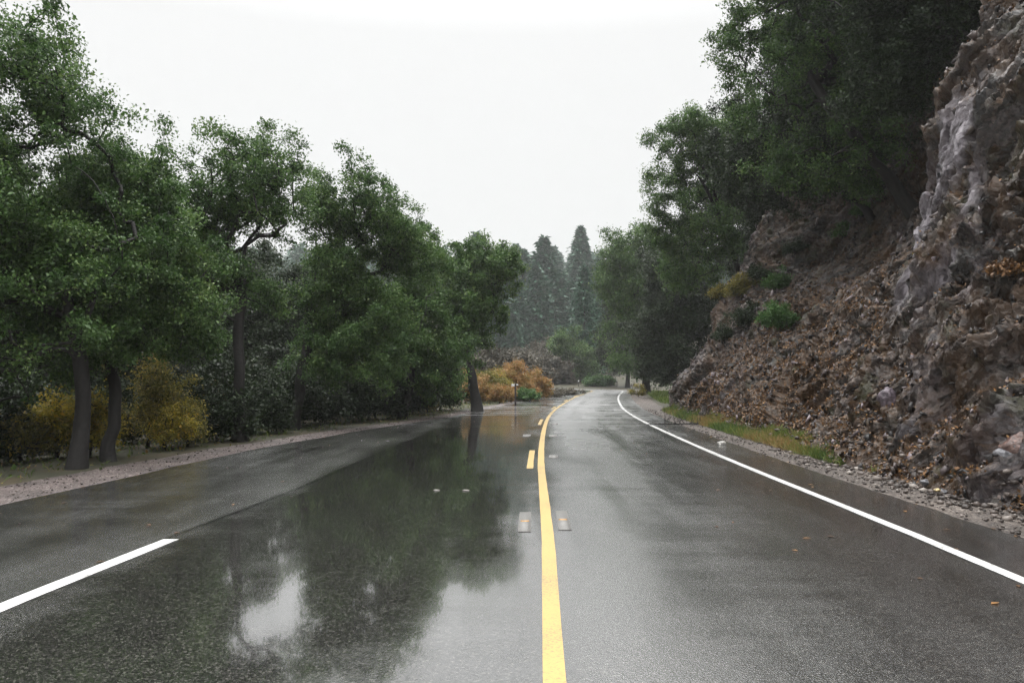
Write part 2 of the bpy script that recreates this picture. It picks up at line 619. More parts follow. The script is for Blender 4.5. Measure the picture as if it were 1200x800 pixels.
def strip(name, s, ua, ub, z, m, cols=1, parent=None, rag=0.0, seed=0):
    """a sheet between two offsets along the road"""
    n = len(s)
    ua = np.broadcast_to(ua, n) + (fbm(s * 1.7, s * 0 + seed, seed, 3) - .5) * rag
    ub = np.broadcast_to(ub, n) + (fbm(s * 1.7, s * 0 + seed + 9, seed + 5, 3) - .5) * rag
    w = np.linspace(0, 1, cols + 1)
    U = ua[:, None] * (1 - w) + ub[:, None] * w
    P = on_road(np.repeat(s[:, None], cols + 1, 1), U)
    Z = np.full(U.shape, z)
    V = np.concatenate([P, Z[..., None]], -1).reshape(-1, 3)
    idx = np.arange(n * (cols + 1)).reshape(n, cols + 1)
    F = np.stack([idx[:-1, :-1], idx[:-1, 1:], idx[1:, 1:], idx[1:, :-1]], -1).reshape(-1, 4)
    Sx = np.repeat(s[:, None], cols + 1, 1)
    uv = np.stack([U, Sx], -1).reshape(-1, 2)
    uv2 = np.stack([U - np.interp(Sx, SEAM_S, SEAM_U), Sx], -1).reshape(-1, 2)
    return mesh(name, V, F, m, parent, uvs={'road': uv, 'seam': uv2})


S_ = np.arange(-28, SS[-1] - 1, .5)
road = struct(strip('road', S_, np.interp(S_, LEFT_S, LEFT_U), np.interp(S_, RIGHT_S, RIGHT_U), 0, asphalt_mat(), 12, rag=.12))
YP, WP = paint_mat('yellow road paint', (.44, .3, .1), .2), paint_mat('white road paint', (.56, .56, .545), .2)
ln = strip('solid_yellow_line', S_, -.06, .06, .005, YP, 1, road, .012)
ln = strip('white_edge_line', S_, np.interp(S_, RIGHT_S, RIGHT_U) - 1.02 + .0, np.interp(S_, RIGHT_S, RIGHT_U) - .90, .005, WP, 1, road, .012, 3)
for a in (13.5, 25.6, 37.8, 50, 62):
    q = np.linspace(a, a + 3.3, 8)
    strip('yellow_dash', q, -.245, -.135, .005, YP, 1, road, .01)
q = np.linspace(2.2, 7.55, 14)
su = np.interp(q, SEAM_S, SEAM_U)
strip('white_lane_dash', q, su - .02, su + .13, .005, WP, 1, road, .01)

GL = gravel_mat('reddish gravel', [(0, (.035, .027, .024)), (.5, (.105, .08, .073)), (.9, (.2, .16, .15)), (1, (.36, .32, .3))], 48)
GR = gravel_mat('grey gravel', [(0, (.028, .022, .018)), (.5, (.08, .063, .052)), (.9, (.16, .13, .11)), (1, (.3, .27, .24))], 40)
le, re = np.interp(S_, LEFT_S, LEFT_U), np.interp(S_, RIGHT_S, RIGHT_U)
gwl = np.interp(S_, [0, 12, 25, 40, 60], [1.25, 1.15, .8, .55, .6])
struct(strip('gravel_verge_left', S_, le - gwl, le + .3, -.008, GL, 6, rag=.25, seed=4))
gwr = np.interp(S_, [0, 8, 14, 30, 50, 70], [1.35, 1.3, 1.1, 1.0, 1.2, 1.2])
struct(strip('gravel_verge_right', S_, re - .3, re + gwr, -.008, GR, 6, rag=.25, seed=8))

# ------------------------------------------------------------------ terrain


def road_off(x, y):
    """signed distance to the yellow line (right positive) and arc position"""
    sh = x.shape
    x, y = x.ravel(), y.ravel()
    o, s = np.empty_like(x), np.empty_like(x)
    C2, N2, S2 = CL[::2], NR[::2], SS[::2]
    for i in range(0, len(x), 4000):
        dx = x[i:i + 4000, None] - C2[None, :, 0]
        dy = y[i:i + 4000, None] - C2[None, :, 1]
        d = dx * dx + dy * dy
        k = d.argmin(1)
        r = np.arange(len(k))
        sg = np.sign(dx[r, k] * N2[k, 0] + dy[r, k] * N2[k, 1])
        o[i:i + 4000] = sg * np.sqrt(d[r, k])
        s[i:i + 4000] = S2[k]
    return o.reshape(sh), s.reshape(sh)


def height(x, y):
    x, y = np.asarray(x, float), np.asarray(y, float)
    o, s = road_off(x, y)
    z = np.full(x.shape, -.02)
    left = np.maximum(0, -o)
    z = z - 2.0 * sstep(8.5, 24, left) * (1 - sstep(85, 120, y))
    z = z + .10 * np.maximum(0, left - 70) * (1 - sstep(85, 160, y))
    # the slope behind the rock face
    near = 1 - sstep(70, 105, y)
    z = z + np.maximum(0, o - (9.5 + 2.5 * sstep(40, 60, y))) * .8 * near
    far = np.interp(y, [104, 125, 200, 350, 600, 1000, 1500, 2300, 3200], [0, 1.5, 12, 34, 56, 98, 165, 305, 315])
    nz = fbm(x / 260 + 3, y / 400, 31, 4)
    z = z + far * (.72 + .5 * nz)
    z = z + sstep(60, 600, np.abs(x)) * sstep(-100, 300, y) * 60 * nz
    rough = sstep(9, 14, np.abs(o))
    z = z + (fbm(x / 3, y / 3, 5) - .5) * .5 * rough
    return np.minimum(z, 330)


def nonuni(lo, hi, c, d0, g):
    out = [c]
    d = d0
    while out[-1] < hi:
        out.append(out[-1] + d)
        d *= g
    d = d0
    pre = [c]
    while pre[-1] > lo:
        pre.append(pre[-1] - d)
        d *= g
    return np.array(sorted(set(pre + out)))


gx = nonuni(-2600, 2600, 2, .9, 1.035)
gy = nonuni(-300, 3000, 25, .9, 1.03)
GX, GY = np.meshgrid(gx, gy)
GZ = height(GX, GY)
idx = np.arange(GX.size).reshape(GX.shape)
F = np.stack([idx[:-1, :-1], idx[:-1, 1:], idx[1:, 1:], idx[1:, :-1]], -1).reshape(-1, 4)
struct(mesh('ground', np.stack([GX, GY, GZ], -1).reshape(-1, 3), F, ground_mat(), smooth=True))


def hz(x, y):
    return float(height(np.array([x]), np.array([y]))[0])


# ------------------------------------------------------------------ the rock face
FOOT_Y = [-8, 5, 9, 14, 20, 28, 37, 41, 44, 46, 48]
FOOT_X = [5.9, 6.0, 6.0, 6.05, 6.4, 6.75, 7.35, 8.5, 10.5, 13.5, 18]


def cliff_x(Y, z):
    Y, z = np.asarray(Y, float), np.asarray(z, float)
    foot = np.interp(Y, FOOT_Y, FOOT_X)
    but = 1 - sstep(15.7, 16.9, Y + .25 * (z - 4))
    kz = but * (.5 * np.minimum(z, 3) + .06 * np.clip(z - 3, 0, 3.5) + .65 * np.maximum(0, z - 6.5)) + (1 - but) * .5 * z
    rec = (1 - but) * (1 - sstep(31, 36, Y))
    x = foot + kz + rec * (1.0 * sstep(.3, 3, z) + 1.5 * sstep(3.5, 6.5, z))
    # slope eases out above
    x = x + np.maximum(0, z - 13) * 1.2
    # apron of fallen stones at the foot of the near buttress
    x = x - .3 * (1 - sstep(0, 1.0, z)) * but
    return x


def lin(lo, hi, f):
    out = [lo]
    while out[-1] < hi:
        out.append(out[-1] + f(out[-1]))
    return np.array(out)


cy_ = lin(-8, 48, lambda y: .16 if y < 6 else .045 + max(0, y - 12) * .0022)
cz_ = lin(-.25, 20, lambda z: .045 if z < 9 else .09)
CY, CZ = np.meshgrid(cy_, cz_)
CX = cliff_x(CY, np.maximum(CZ, 0)) + np.minimum(CZ, 0) * -.3
# coordinates turned along the tilted beds
ca, sa = math.cos(rad(38)), math.sin(rad(38))
A = -CY * ca + CZ * sa
B = CY * sa + CZ * ca
wob = (fbm(CY * .5, CZ * .5, 3, 4) - .5) * 1.6
A2, B2 = A + wob, B + wob * .6
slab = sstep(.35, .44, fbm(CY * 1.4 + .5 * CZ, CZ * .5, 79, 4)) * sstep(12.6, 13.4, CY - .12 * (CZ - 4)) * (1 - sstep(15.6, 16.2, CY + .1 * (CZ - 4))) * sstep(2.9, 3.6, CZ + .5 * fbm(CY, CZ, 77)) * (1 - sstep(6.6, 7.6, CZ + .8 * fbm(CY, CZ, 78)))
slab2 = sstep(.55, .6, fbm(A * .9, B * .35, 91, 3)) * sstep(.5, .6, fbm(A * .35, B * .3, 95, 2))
def saw(q, cut=.82):
    f = q - np.floor(q)
    return np.where(f < cut, f / cut, (1 - f) / (1 - cut)) - .5


def saw(q, cut=.82):
    f = q - np.floor(q)
    return np.where(f < cut, f / cut, (1 - f) / (1 - cut)) - .5


e1, c1 = facets(A2 / 2.6, B2 / 1.2, 11, .5)
e2, c2 = facets(A2 / .9 + 5, B2 / .4, 23, .5)
n1, n2 = fbm(A * .4, B * .9, 101, 3), fbm(A * .8, B * 1.4, 103, 3)
wj = (fbm(CY * 1.7, CZ * 1.7, 7, 3) - .5) * .5
m1, m2 = sstep(.35, .6, n1), sstep(.3, .55, n2)
d1 = .9 * crystals(A2 / 3.2, B2 / 2.0, 11, 1.2) + .34 * saw(B2 / 1.5 + e1 * 2.6 + n1, .72) - .16 * (1 - sstep(0, .06, c1))
d2 = .26 * crystals((A2 + wj) / 1.15, (B2 + wj * .5) / .62, 23, 1.4) + .17 * saw(B2 / .5 + e2 * 3.0 + n2, .75) * (.35 + .65 * m1) + .10 * saw(A2 / .8 + e1 * 5, .85) - .06 * (1 - sstep(0, .09, c2))
e3, c3 = facets((A2 + wj) / .5, (B2 - wj) / .2, 37, .9)
d3 = .10 * e3 + .09 * saw(B2 / .2 + e2 * 7 + e3, .78) * (.3 + .7 * m2) - .03 * (1 - sstep(0, .12, c3))
d4 = .075 * facets(A2 / .2, B2 / .08, 51, 1.2)[0]
d5 = (fbm(CY * 7, CZ * 7, 61, 4) - .5) * .03
foot_fade = sstep(-.1, .8, CZ)
calm = 1 - .75 * slab
D = (d1 * (1 - .6 * slab) + d2 * calm + d3 * calm + d4 * (1 - .6 * slab) + d5) * (.25 + .75 * foot_fade)
# ribs down the slab
D = D + .5 * np.exp(-(((CY - 10.3) / .75) ** 2 + ((CZ - .95) / .55) ** 2) ** 1.5)
D = D + slab * (.34 * crystals((CY + .25 * CZ) / .55, CZ / 2.2, 83, .8) + .10 * crystals((CY + .2 * CZ) / .2, CZ / .7, 85, .8))
NX, NYv, NZ = -.86, -.28, .42
VX, VY, VZ = CX + D * NX, CY + D * NYv, CZ + D * NZ
# scree: gentler surface where soil collects
P = np.stack([VX, VY, VZ], -1)
du = np.gradient(P, axis=1)
dv = np.gradient(P, axis=0)
nrm = np.cross(dv, du)
nrm /= np.linalg.norm(nrm, axis=-1, keepdims=True) + 1e-9
if nrm[..., 0].mean() > 0:
    nrm = -nrm
up = nrm[..., 2]
k = np.ones(5) / 5
ups = np.apply_along_axis(lambda r: np.convolve(r, k, 'same'), 1, up)
scree = sstep(16, 18.5, CY) * (1 - sstep(31, 35, CY)) * (1 - sstep(3.2, 5, CZ + (fbm(CY * .5, CZ * .5, 64) - .5) * 3))
ln_ = fbm(CY * 1.3, CZ * 1.3, 71, 4)
litter = sstep(.5, .68, ups + (ln_ - .5) * 1.1 + .24 * scree + .2 * (1 - sstep(.2, 1.1, CZ))) * (1 - slab)
idx = np.arange(CX.size).reshape(CX.shape)
F = np.stack([idx[:-1, :-1], idx[1:, :-1], idx[1:, 1:], idx[:-1, 1:]], -1).reshape(-1, 4)
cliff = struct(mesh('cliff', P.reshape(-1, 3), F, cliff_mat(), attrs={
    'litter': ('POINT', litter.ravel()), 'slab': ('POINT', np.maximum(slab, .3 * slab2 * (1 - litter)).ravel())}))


def cliff_pt(Y, z, out=0.0):
    """point on the built rock surface"""
    i = np.abs(cz_ - z).argmin()
    j = np.abs(cy_ - Y).argmin()
    p = P[i, j].copy()
    return p + nrm[i, j] * out


# leaf litter lying on the ledges, the scree and the foot
w = (litter * (.25 + 1.5 * scree + .9 * (1 - sstep(.5, 2.0, CZ)))).ravel() * np.repeat(1, CX.size)
w *= ((CY > 6) & (CZ > -.05) & (CZ < 11)).ravel()
area = (np.gradient(CY, axis=1) * np.gradient(CZ, axis=0)).ravel()
w = w * area
NLT = 75000
pk = R.choice(len(w), NLT, p=w / w.sum())
g = Geo()
g.leaves(P.reshape(-1, 3)[pk] + R.normal(size=(NLT, 3)) * .03 + nrm.reshape(-1, 3)[pk] * .02, .046, 1.0, .7)
stuff(g.build('leaf_litter', LITTER), 'brown and orange fallen leaves lying on the ledges of the rock face', 'fallen leaves')


# stones -------------------------------------------------------------
def stone_geo(rng, n_lat=7, n_lon=10, squash=(1, .8, .55)):
    th = np.linspace(0, np.pi, n_lat)
    ph = np.arange(n_lon) * 2 * np.pi / n_lon
    T, Ph = np.meshgrid(th, ph, indexing='ij')
    D_ = np.stack([np.sin(T) * np.cos(Ph), np.sin(T) * np.sin(Ph), np.cos(T)], -1)
    r = np.ones(T.shape)
    for _ in range(9):                       # cut flat faces
        d = rng.normal(size=3)
        d /= np.linalg.norm(d)
        c = rng.uniform(.55, .85)
        dot = D_ @ d
        r = np.where(dot > .05, np.minimum(r, c / np.maximum(dot, .05)), r)
    V = D_ * r[..., None] * np.array(squash)
    idx = np.arange(n_lat * n_lon).reshape(n_lat, n_lon)
    F = np.stack([idx[:-1], idx[1:], np.roll(idx[1:], -1, 1), np.roll(idx[:-1], -1, 1)], -1).reshape(-1, 4)
    return V.reshape(-1, 3), F


def rock_obj(name, loc, size, m, label, cat, squash=(1, .8, .55), seed=0, rz=0, tilt=(0, 0), res=(22, 32)):
    rng = np.random.default_rng(seed)
    V, F = stone_geo(rng, res[0], res[1], squash)
    nn = facets(V[:, 0] * 3 + 7, V[:, 2] * 4 + V[:, 1] * 3, seed + 3, 1.5)[0]
    V = V * (1 + .16 * nn[:, None]) * size
    o = mesh(name, V, F, m)
    o.location = loc
    o.rotation_euler = (tilt[0], tilt[1], rz)
    return tag(o, label, cat)


def rock_mat(name, a, b_):
    return simple(name, tuple((x + y) / 2 for x, y in zip(a, b_)), .4, .7, 18, 1.0)


M_PALE, M_GREY = rock_mat('pale stone', (.26, .25, .23), (.36, .35, .33)), rock_mat('slate grey stone', (.1, .1, .108), (.16, .16, .17))
M_PURP, M_RED, M_MOSS = rock_mat('purple stone', (.07, .055, .066), (.12, .095, .112)), rock_mat('pinkish stone', (.08, .045, .038), (.14, .09, .075)), rock_mat('lichened stone', (.11, .11, .07), (.17, .16, .12))
M_TAN = rock_mat('tan stone', (.4, .3, .14), (.5, .4, .2))

# gravel stones strewn on both verges
g = Geo()
base = [stone_geo(np.random.default_rng(i), 4, 6) for i in range(8)]
for side in (0, 1):
    n = 2600 if side else 1500
    s = 4 + 34 * R.random(n) ** 1.6
    if side:
        e = np.interp(s, RIGHT_S, RIGHT_U)
        u = e + .02 + (R.random(n) ** 1.1) * np.interp(s, S_, gwr)
    else:
        e = np.interp(s, LEFT_S, LEFT_U)
        u = e - .02 - (R.random(n) ** 1.1) * np.interp(s, S_, gwl)
    xy = on_road(s, u)
    for i in range(n):
        V, F_ = base[i % 8]
        q = .010 + .022 * R.random() ** 2.5 * (1.4 if side else 1)
        a = R.random() * 6.28
        c_, s2 = math.cos(a), math.sin(a)
        W = np.stack([V[:, 0] * c_ - V[:, 1] * s2, V[:, 0] * s2 + V[:, 1] * c_, V[:, 2]], 1) * q
        g.add(W + np.array([xy[i, 0], xy[i, 1], q * .25]), F_, R.random() ** 1.3)
stuff(g.build('gravel', STONE), 'loose grey gravel strewn along the road shoulders', 'gravel')

# broken rock fragments at the foot of the slope
g = Geo()
for i in range(1500):
    Y = 7 + 30 * R.random() ** 1.3
    z = .02 + .5 * R.random() ** 2.2
    p = cliff_pt(Y, z, .02)
    p[0] -= R.random() ** 2 * .5
    p[2] = max(.01, p[2] - .02) if p[0] > np.interp(Y, FOOT_Y, FOOT_X) - .2 else .01
    V, F_ = base[i % 8]
    q = .025 + .075 * R.random() ** 3
    a = R.random() * 6.28
    c_, s2 = math.cos(a), math.sin(a)
    W = np.stack([V[:, 0] * c_ - V[:, 1] * s2, V[:, 0] * s2 + V[:, 1] * c_, V[:, 2]], 1) * q
    g.add(W + p, F_, R.random())
stuff(g.build('rubble', STONE), 'broken dark rock fragments along the foot of the slope', 'rubble')


SHARD = foliage('rock shard', [(0, (.012, .011, .011)), (.45, (.035, .03, .029)), (.7, (.065, .05, .042)), (.88, (.12, .1, .105)), (1, (.24, .2, .21))], 0.0, .35)
HEX = np.array([(-1, -1, -1), (1, -1, -1), (1, 1, -1), (-1, 1, -1), (-1, -1, 1), (1, -1, 1), (1, 1, 1), (-1, 1, 1)], float)
HEXF = np.array([(0, 3, 2, 1), (4, 5, 6, 7), (0, 1, 5, 4), (1, 2, 6, 5), (2, 3, 7, 6), (3, 0, 4, 7)])
flat = []
for i in range(12):
    q_ = np.random.default_rng(40 + i)
    flat.append((HEX * np.array([1.3, .7, .3]) * q_.uniform(.35, 1.1, (8, 1)) + q_.normal(size=(8, 3)) * .12, HEXF))
wv = (area.reshape(CY.shape) * (1 - slab) * (.06 + litter) / (.4 + CY.clip(4) / 12) * (CY > 5) * (CZ > -.05) * (CZ < 13)).ravel()
pk = R.choice(len(wv), 18000, p=wv / wv.sum())
g = Geo()
for q_, i in enumerate(pk):
    p, nn_ = P.reshape(-1, 3)[i], nrm.reshape(-1, 3)[i]
    sz = .021 * math.exp(min(R.normal() * .55, 1.0)) * (1 + .03 * max(0, p[1] - 10))
    ax = np.array([-.2, -ca, sa]) + R.normal(size=3) * .4
    ax /= np.linalg.norm(ax)
    n3 = nn_ + R.normal(size=3) * .35
    bx_ = np.cross(n3, ax)
    bx_ /= np.linalg.norm(bx_)
    n3 = np.cross(ax, bx_)
    V, F_ = flat[q_ % 12]
    g.add(sz * 1.5 * (V[:, :1] * ax + V[:, 1:2] * bx_ + V[:, 2:] * n3) + p + nn_ * sz * .1, F_, R.random())
stuff(g.build('rock_shards', SHARD, cliff))


def ground_rock(px, py, Y, *a, dz=0.0, **k):
    p = at(px, py, Y)
    return rock_obj('rock', (p[0], Y, max(p[2], .03) + dz), *a, **k)


ground_rock(845, 521, 18.2, .12, M_PALE, 'small white stone alone on the right gravel shoulder beside the white edge line', 'rock', seed=4)
ground_rock(1112, 574, 10.6, .15, M_GREY, 'flat pale grey stone lying on brown leaf litter at the slope foot', 'rock', squash=(1.3, .7, .4), seed=6, rz=.5)
ground_rock(1098, 574, 10.5, .045, M_TAN, 'tiny yellowish pebble just left of the flat pale grey stone', 'rock', seed=7)
ground_rock(1086, 566, 11.0, .10, M_GREY, 'small dark grey stone above the yellowish pebble at the slope foot', 'rock', seed=8)


def slope_rock(px, py, Y0, size, m, label, **k):
    # walk along the view ray until it meets the rock face
    best, bp = 1e9, None
    for Y in np.arange(Y0 - 5, Y0 + 6, .1):
        p = at(px, py, Y)
        if p[2] < 0:
            continue
        q = cliff_pt(Y, p[2])
        d = abs(q[0] - p[0])
        if d < best:
            best, bp = d, q
    return rock_obj('boulder', tuple(bp), size, m, label, 'boulder', **k)


slope_rock(1184, 526, 9.6, .22, M_RED, 'pinkish boulder at the foot of the rock face near the picture edge', squash=(1, .9, .75), seed=11)
slope_rock(1040, 470, 13.0, .24, M_PURP, 'pale purple boulder standing out of the lower rock face', squash=(.9, .9, 1), seed=12)
slope_rock(1172, 540, 9.6, .13, M_GREY, 'grey angular block under the pinkish boulder', squash=(1, .8, .7), seed=14)


# ------------------------------------------------------------------ trees
def skeleton(rng, base_pts, tips, seg=3, droop=.15):
    """grow branches from a trunk polyline to every tip; returns nodes, parents, counts"""
    nodes = [np.array(p, float) for p in base_pts]
    par = [-1] + list(range(len(nodes) - 1))
    top = nodes[-1]
    first = max(1, int(len(base_pts) * .45))
    order = np.argsort(np.linalg.norm(tips - np.mean(base_pts[first:], 0), axis=1))
    arr = np.zeros((len(tips) * seg + len(nodes), 3))
    arr[:len(nodes)] = nodes
    n = len(nodes)
    tip_idx = []
    for t in order:
        tp = tips[t]
        d = arr[first:n] - tp
        dist = np.linalg.norm(d, axis=1)
        cost = dist + .8 * np.maximum(0, arr[first:n, 2] - tp[2])
        k = int(cost.argmin()) + first
        a = arr[k]
        v = tp - a
        l = np.linalg.norm(v)
        prev = k
        m = seg if l > .5 else 1
        for i in range(1, m + 1):
            f = i / m
            p = a + v * f
            if i < m:
                p = p + rng.normal(size=3) * l * .08
                p[2] += l * .12 * math.sin(f * math.pi)
            arr[n] = p
            par.append(prev)
            prev = n
            n += 1
        tip_idx.append(prev)
    arr = arr[:n]
    cnt = np.zeros(n)
    cnt[tip_idx] += 1
    for i in range(n - 1, 0, -1):
        cnt[par[i]] += cnt[i]
    return arr, np.array(par), np.maximum(cnt, 1)


def tree(name, base_pt, trunk_top, lobes, label, cat='tree', n_tips=420, per_tip=75, leaf=.075, spread=.3, trunk_r=.2, fol=OAK,
         seed=1, group=None, shell=.55, gaps=.42, gapscale=.9, bend=.25, bark=BARK, up=.5, dens=1.5, twr=.006):
    """lobes: list of (centre, radii) in world metres"""
    rng = np.random.default_rng(seed)
    base_pt = np.array(base_pt, float)
    root = thing(name, label, cat, tuple(base_pt), 0, group)
    tt = np.array(trunk_top, float) - base_pt
    vol = np.array([np.prod(r) ** .8 for c, r in lobes])
    tips = []
    while len(tips) < n_tips:
        i = rng.choice(len(lobes), p=vol / vol.sum())
        c, r = lobes[i]
        d = rng.normal(size=3)
        d /= np.linalg.norm(d)
        q = (shell + (1 - shell) * rng.random()) if rng.random() < .75 else rng.random() ** .5
        q *= 1 + .2 * rng.normal()
        p = np.array(c) - base_pt + d * q * np.array(r)
        e = float(fbm(np.array([p[0] * gapscale + p[2] * .37 + seed]), np.array([p[2] * gapscale + p[1] * .6]), seed, 2)[0])
        if e < gaps:
            continue
        if p[2] < .25:
            continue
        tips.append(p)
    tips = np.array(tips)
    nb = 11
    tr = []
    off = rng.normal(size=3) * bend
    for i in range(nb):
        f = i / (nb - 1)
        p = tt * f + off * math.sin(f * math.pi) * np.array([1, 1, .2]) + (rng.normal(size=3) * .05 if i else 0)
        tr.append(p)
    arr, par, cnt = skeleton(rng, tr, tips)
    tot = cnt[0]
    r_ = twr * (cnt / 1.0) ** (math.log(trunk_r / twr) / math.log(tot))
    arr[0, 2] -= .3
    g = Geo()
    ch = np.arange(1, len(arr))
    flare = 1 + .7 * np.exp(-np.maximum(arr[:, 2], 0) / (2.2 * trunk_r))
    r_ = r_ * np.where(np.arange(len(arr)) < nb, flare, 1)
    ra, rb = np.minimum(r_[par[ch]], r_[ch] * 1.5 + .002), r_[ch]
    tk = arr[:nb]
    ff = np.linspace(0, nb - 1, 34)
    C_ = np.stack([np.interp(ff, np.arange(nb), tk[:, k_]) for k_ in range(3)], 1)
    for _ in range(3):
        C_[1:-1] = (C_[:-2] + 2 * C_[1:-1] + C_[2:]) / 4
    rr = np.interp(ff, np.arange(nb), np.minimum(r_[:nb], 1.7 * trunk_r))
    sd_ = 14
    an = np.arange(sd_) * 2 * np.pi / sd_
    lump = 1 + .22 * (fbm(np.cos(an)[None] * 1.5 + C_[:, 2:3] * 1.2 + seed, np.sin(an)[None] * 1.5 + C_[:, 2:3] * .8, seed, 3) - .5)
    VV = C_[:, None] + (rr[:, None] * lump)[..., None] * np.stack([np.cos(an), np.sin(an), an * 0], -1)[None]
    ii = np.arange(34 * sd_).reshape(34, sd_)
    g.add(VV.reshape(-1, 3), np.stack([ii[:-1], np.roll(ii[:-1], -1, 1), np.roll(ii[1:], -1, 1), ii[1:]], -1).reshape(-1, 4))
    isn = ch >= nb
    big = (rb > .04) & isn
    sml = (rb <= .04) & isn
    A_, B_ = arr[par[ch][big]], arr[ch[big]]
    e_ = (B_ - A_) / (np.linalg.norm(B_ - A_, axis=1, keepdims=True) + 1e-9)
    g.tubes(A_ - e_ * ra[big][:, None] * .12, B_ + e_ * rb[big][:, None] * .12, ra[big], rb[big], 9)
    g.tubes(arr[par[ch][sml]], arr[ch[sml]], ra[sml], rb[sml], 4)
    g.build('trunk', bark, root)
    # leaves in clumps on the tips and along the outer twigs
    src = np.concatenate([arr[ch[cnt[ch] <= 2]], tips])
    nl = int(n_tips * per_tip * dens)
    k = rng.integers(0, len(src), nl)
    clump = rng.random(len(src))
    Pn = rng.normal(size=(nl, 3)) * np.array([1, 1, .7])
    Pn = Pn / (np.linalg.norm(Pn, axis=1, keepdims=True) + 1e-9) * (rng.random((nl, 1)) ** .6) * spread * (.6 + .8 * clump[k][:, None])
    g = Geo()
    g.leaves(src[k] + Pn, leaf, up, .6, rng, np.clip(.55 * clump[k] + .45 * rng.random(nl), 0, 1))
    g.build('crown', fol, root)
    return root


def lobe(px, py, Y, rp, ry=None, depth=1.0):
    r = rp * Y / FPX
    return (at(px, py, Y), np.array([r, r * depth, (ry or rp) * Y / FPX]))


def gbase(px, Y, dz=0):
    x = (px - 600) / FPX * Y
    return np.array([x, Y, hz(x, Y) + dz])


GO = 'oaks along the left verge'
tree('oak_tree', gbase(90, 13.6), at(60, 300, 13.6), [lobe(25, 105, 13.5, 85, 95), lobe(-95, 170, 13.2, 170), lobe(45, 235, 13.6, 105), lobe(95, 310, 14, 80, 70), lobe(20, 370, 13.5, 110, 70), lobe(-80, 350, 13, 130), lobe(60, 170, 13.6, 60, 60), lobe(100, 260, 14, 70, 70)],
     'tallest near oak reaching the left picture edge with loose airy top', 'tree', 1300, 92, .058, .27, .125, seed=11, group=GO, gaps=.36, shell=.35)
tree('oak_tree', gbase(134, 14.8), at(115, 330, 15), [lobe(140, 235, 15.5, 70, 75), lobe(180, 320, 15.5, 75), lobe(105, 390, 15, 75, 50), lobe(110, 300, 15.8, 80), lobe(215, 385, 16, 50, 45)],
     'dark oak with leaning trunk, second from the left picture edge', 'tree', 1050, 115, .058, .27, .105, seed=12, group=GO, gaps=.33, shell=.35)
tree('oak_tree', gbase(283, 19.3), at(285, 290, 19.5), [lobe(290, 215, 19.5, 75, 70), lobe(215, 255, 19.5, 62, 60), lobe(350, 190, 19.8, 20, 22), lobe(245, 330, 19, 65, 55), lobe(185, 300, 19, 50), lobe(318, 345, 20, 28)],
     'round topped oak with sky showing through its bare branches', 'tree', 620, 75, .064, .26, .125, seed=13, group=GO, gaps=.45, shell=.4)
tree('oak_tree', gbase(345, 23.5), at(375, 300, 24), [lobe(405, 240, 24, 52, 60), lobe(450, 285, 24.5, 55), lobe(392, 330, 24, 45), lobe(460, 350, 24.5, 55), lobe(410, 400, 24, 65, 50)],
     'broad dark oak between the see-through oak and the small leaning oak', 'tree', 1050, 95, .07, .29, .15, seed=14, group=GO, gaps=.36, shell=.35)
tree('oak_tree', gbase(470, 29.5), at(480, 340, 30), [lobe(490, 315, 30, 45, 50), lobe(470, 370, 30, 55), lobe(505, 420, 30, 45), lobe(430, 420, 29, 50)],
     'low dense oak hidden half behind the broad dark oak', 'tree', 640, 95, .09, .3, .15, seed=15, group=GO, gaps=.34, shell=.35)
tree('oak_tree', gbase(560, 35.5), at(535, 370, 36), [lobe(562, 312, 36, 38, 36), lobe(520, 330, 36, 40), lobe(590, 312, 36, 22, 24), lobe(540, 380, 36, 42), lobe(505, 420, 36.5, 40), lobe(560, 350, 36, 36)],
     'small oak on a strongly leaning trunk beside the orange bushes', 'tree', 680, 90, .1, .3, .2, seed=16, group=GO, bend=.03, gaps=.38, shell=.4)

# woodland behind them
GB = 'shaded trees behind the left verge oaks'
z0 = hz(-13, 22)
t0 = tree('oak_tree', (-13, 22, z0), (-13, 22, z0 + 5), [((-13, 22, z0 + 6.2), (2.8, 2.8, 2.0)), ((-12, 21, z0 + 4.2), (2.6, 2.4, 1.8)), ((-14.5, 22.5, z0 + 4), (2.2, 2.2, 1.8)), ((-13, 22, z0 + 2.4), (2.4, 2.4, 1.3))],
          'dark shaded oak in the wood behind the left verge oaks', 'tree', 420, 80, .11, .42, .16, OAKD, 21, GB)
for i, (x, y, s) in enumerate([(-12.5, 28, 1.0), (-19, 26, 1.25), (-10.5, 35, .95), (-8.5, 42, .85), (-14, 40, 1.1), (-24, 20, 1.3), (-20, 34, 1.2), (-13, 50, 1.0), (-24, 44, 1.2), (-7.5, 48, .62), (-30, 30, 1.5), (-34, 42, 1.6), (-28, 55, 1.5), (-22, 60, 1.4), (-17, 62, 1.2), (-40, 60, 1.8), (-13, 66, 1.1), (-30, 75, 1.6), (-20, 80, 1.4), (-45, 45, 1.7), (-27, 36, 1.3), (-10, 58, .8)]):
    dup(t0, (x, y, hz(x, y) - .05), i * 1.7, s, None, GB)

# undergrowth under the oaks
GU = 'bushes under the left verge oaks'


def bush(name, base, r, h, label, fol, seed, n_tips=150, per=45, leaf=.07, spread=.22, group=None, gaps=.3, cat='bush', trunk_r=.03, low=.5):
    b_ = np.array(base, float)
    return tree(name, b_, b_ + np.array([0, 0, h * .45]), [(b_ + np.array([0, 0, h * low]), (r, r, h * .5)), (b_ + np.array([r * .4, 0, h * .35]), (r * .7, r * .7, h * .32)), (b_ + np.array([-r * .4, .1, h * .4]), (r * .7, r * .7, h * .36))],
                label, cat, n_tips, per, leaf, spread, trunk_r, fol, seed, group, .4, gaps, 1.5, .1)


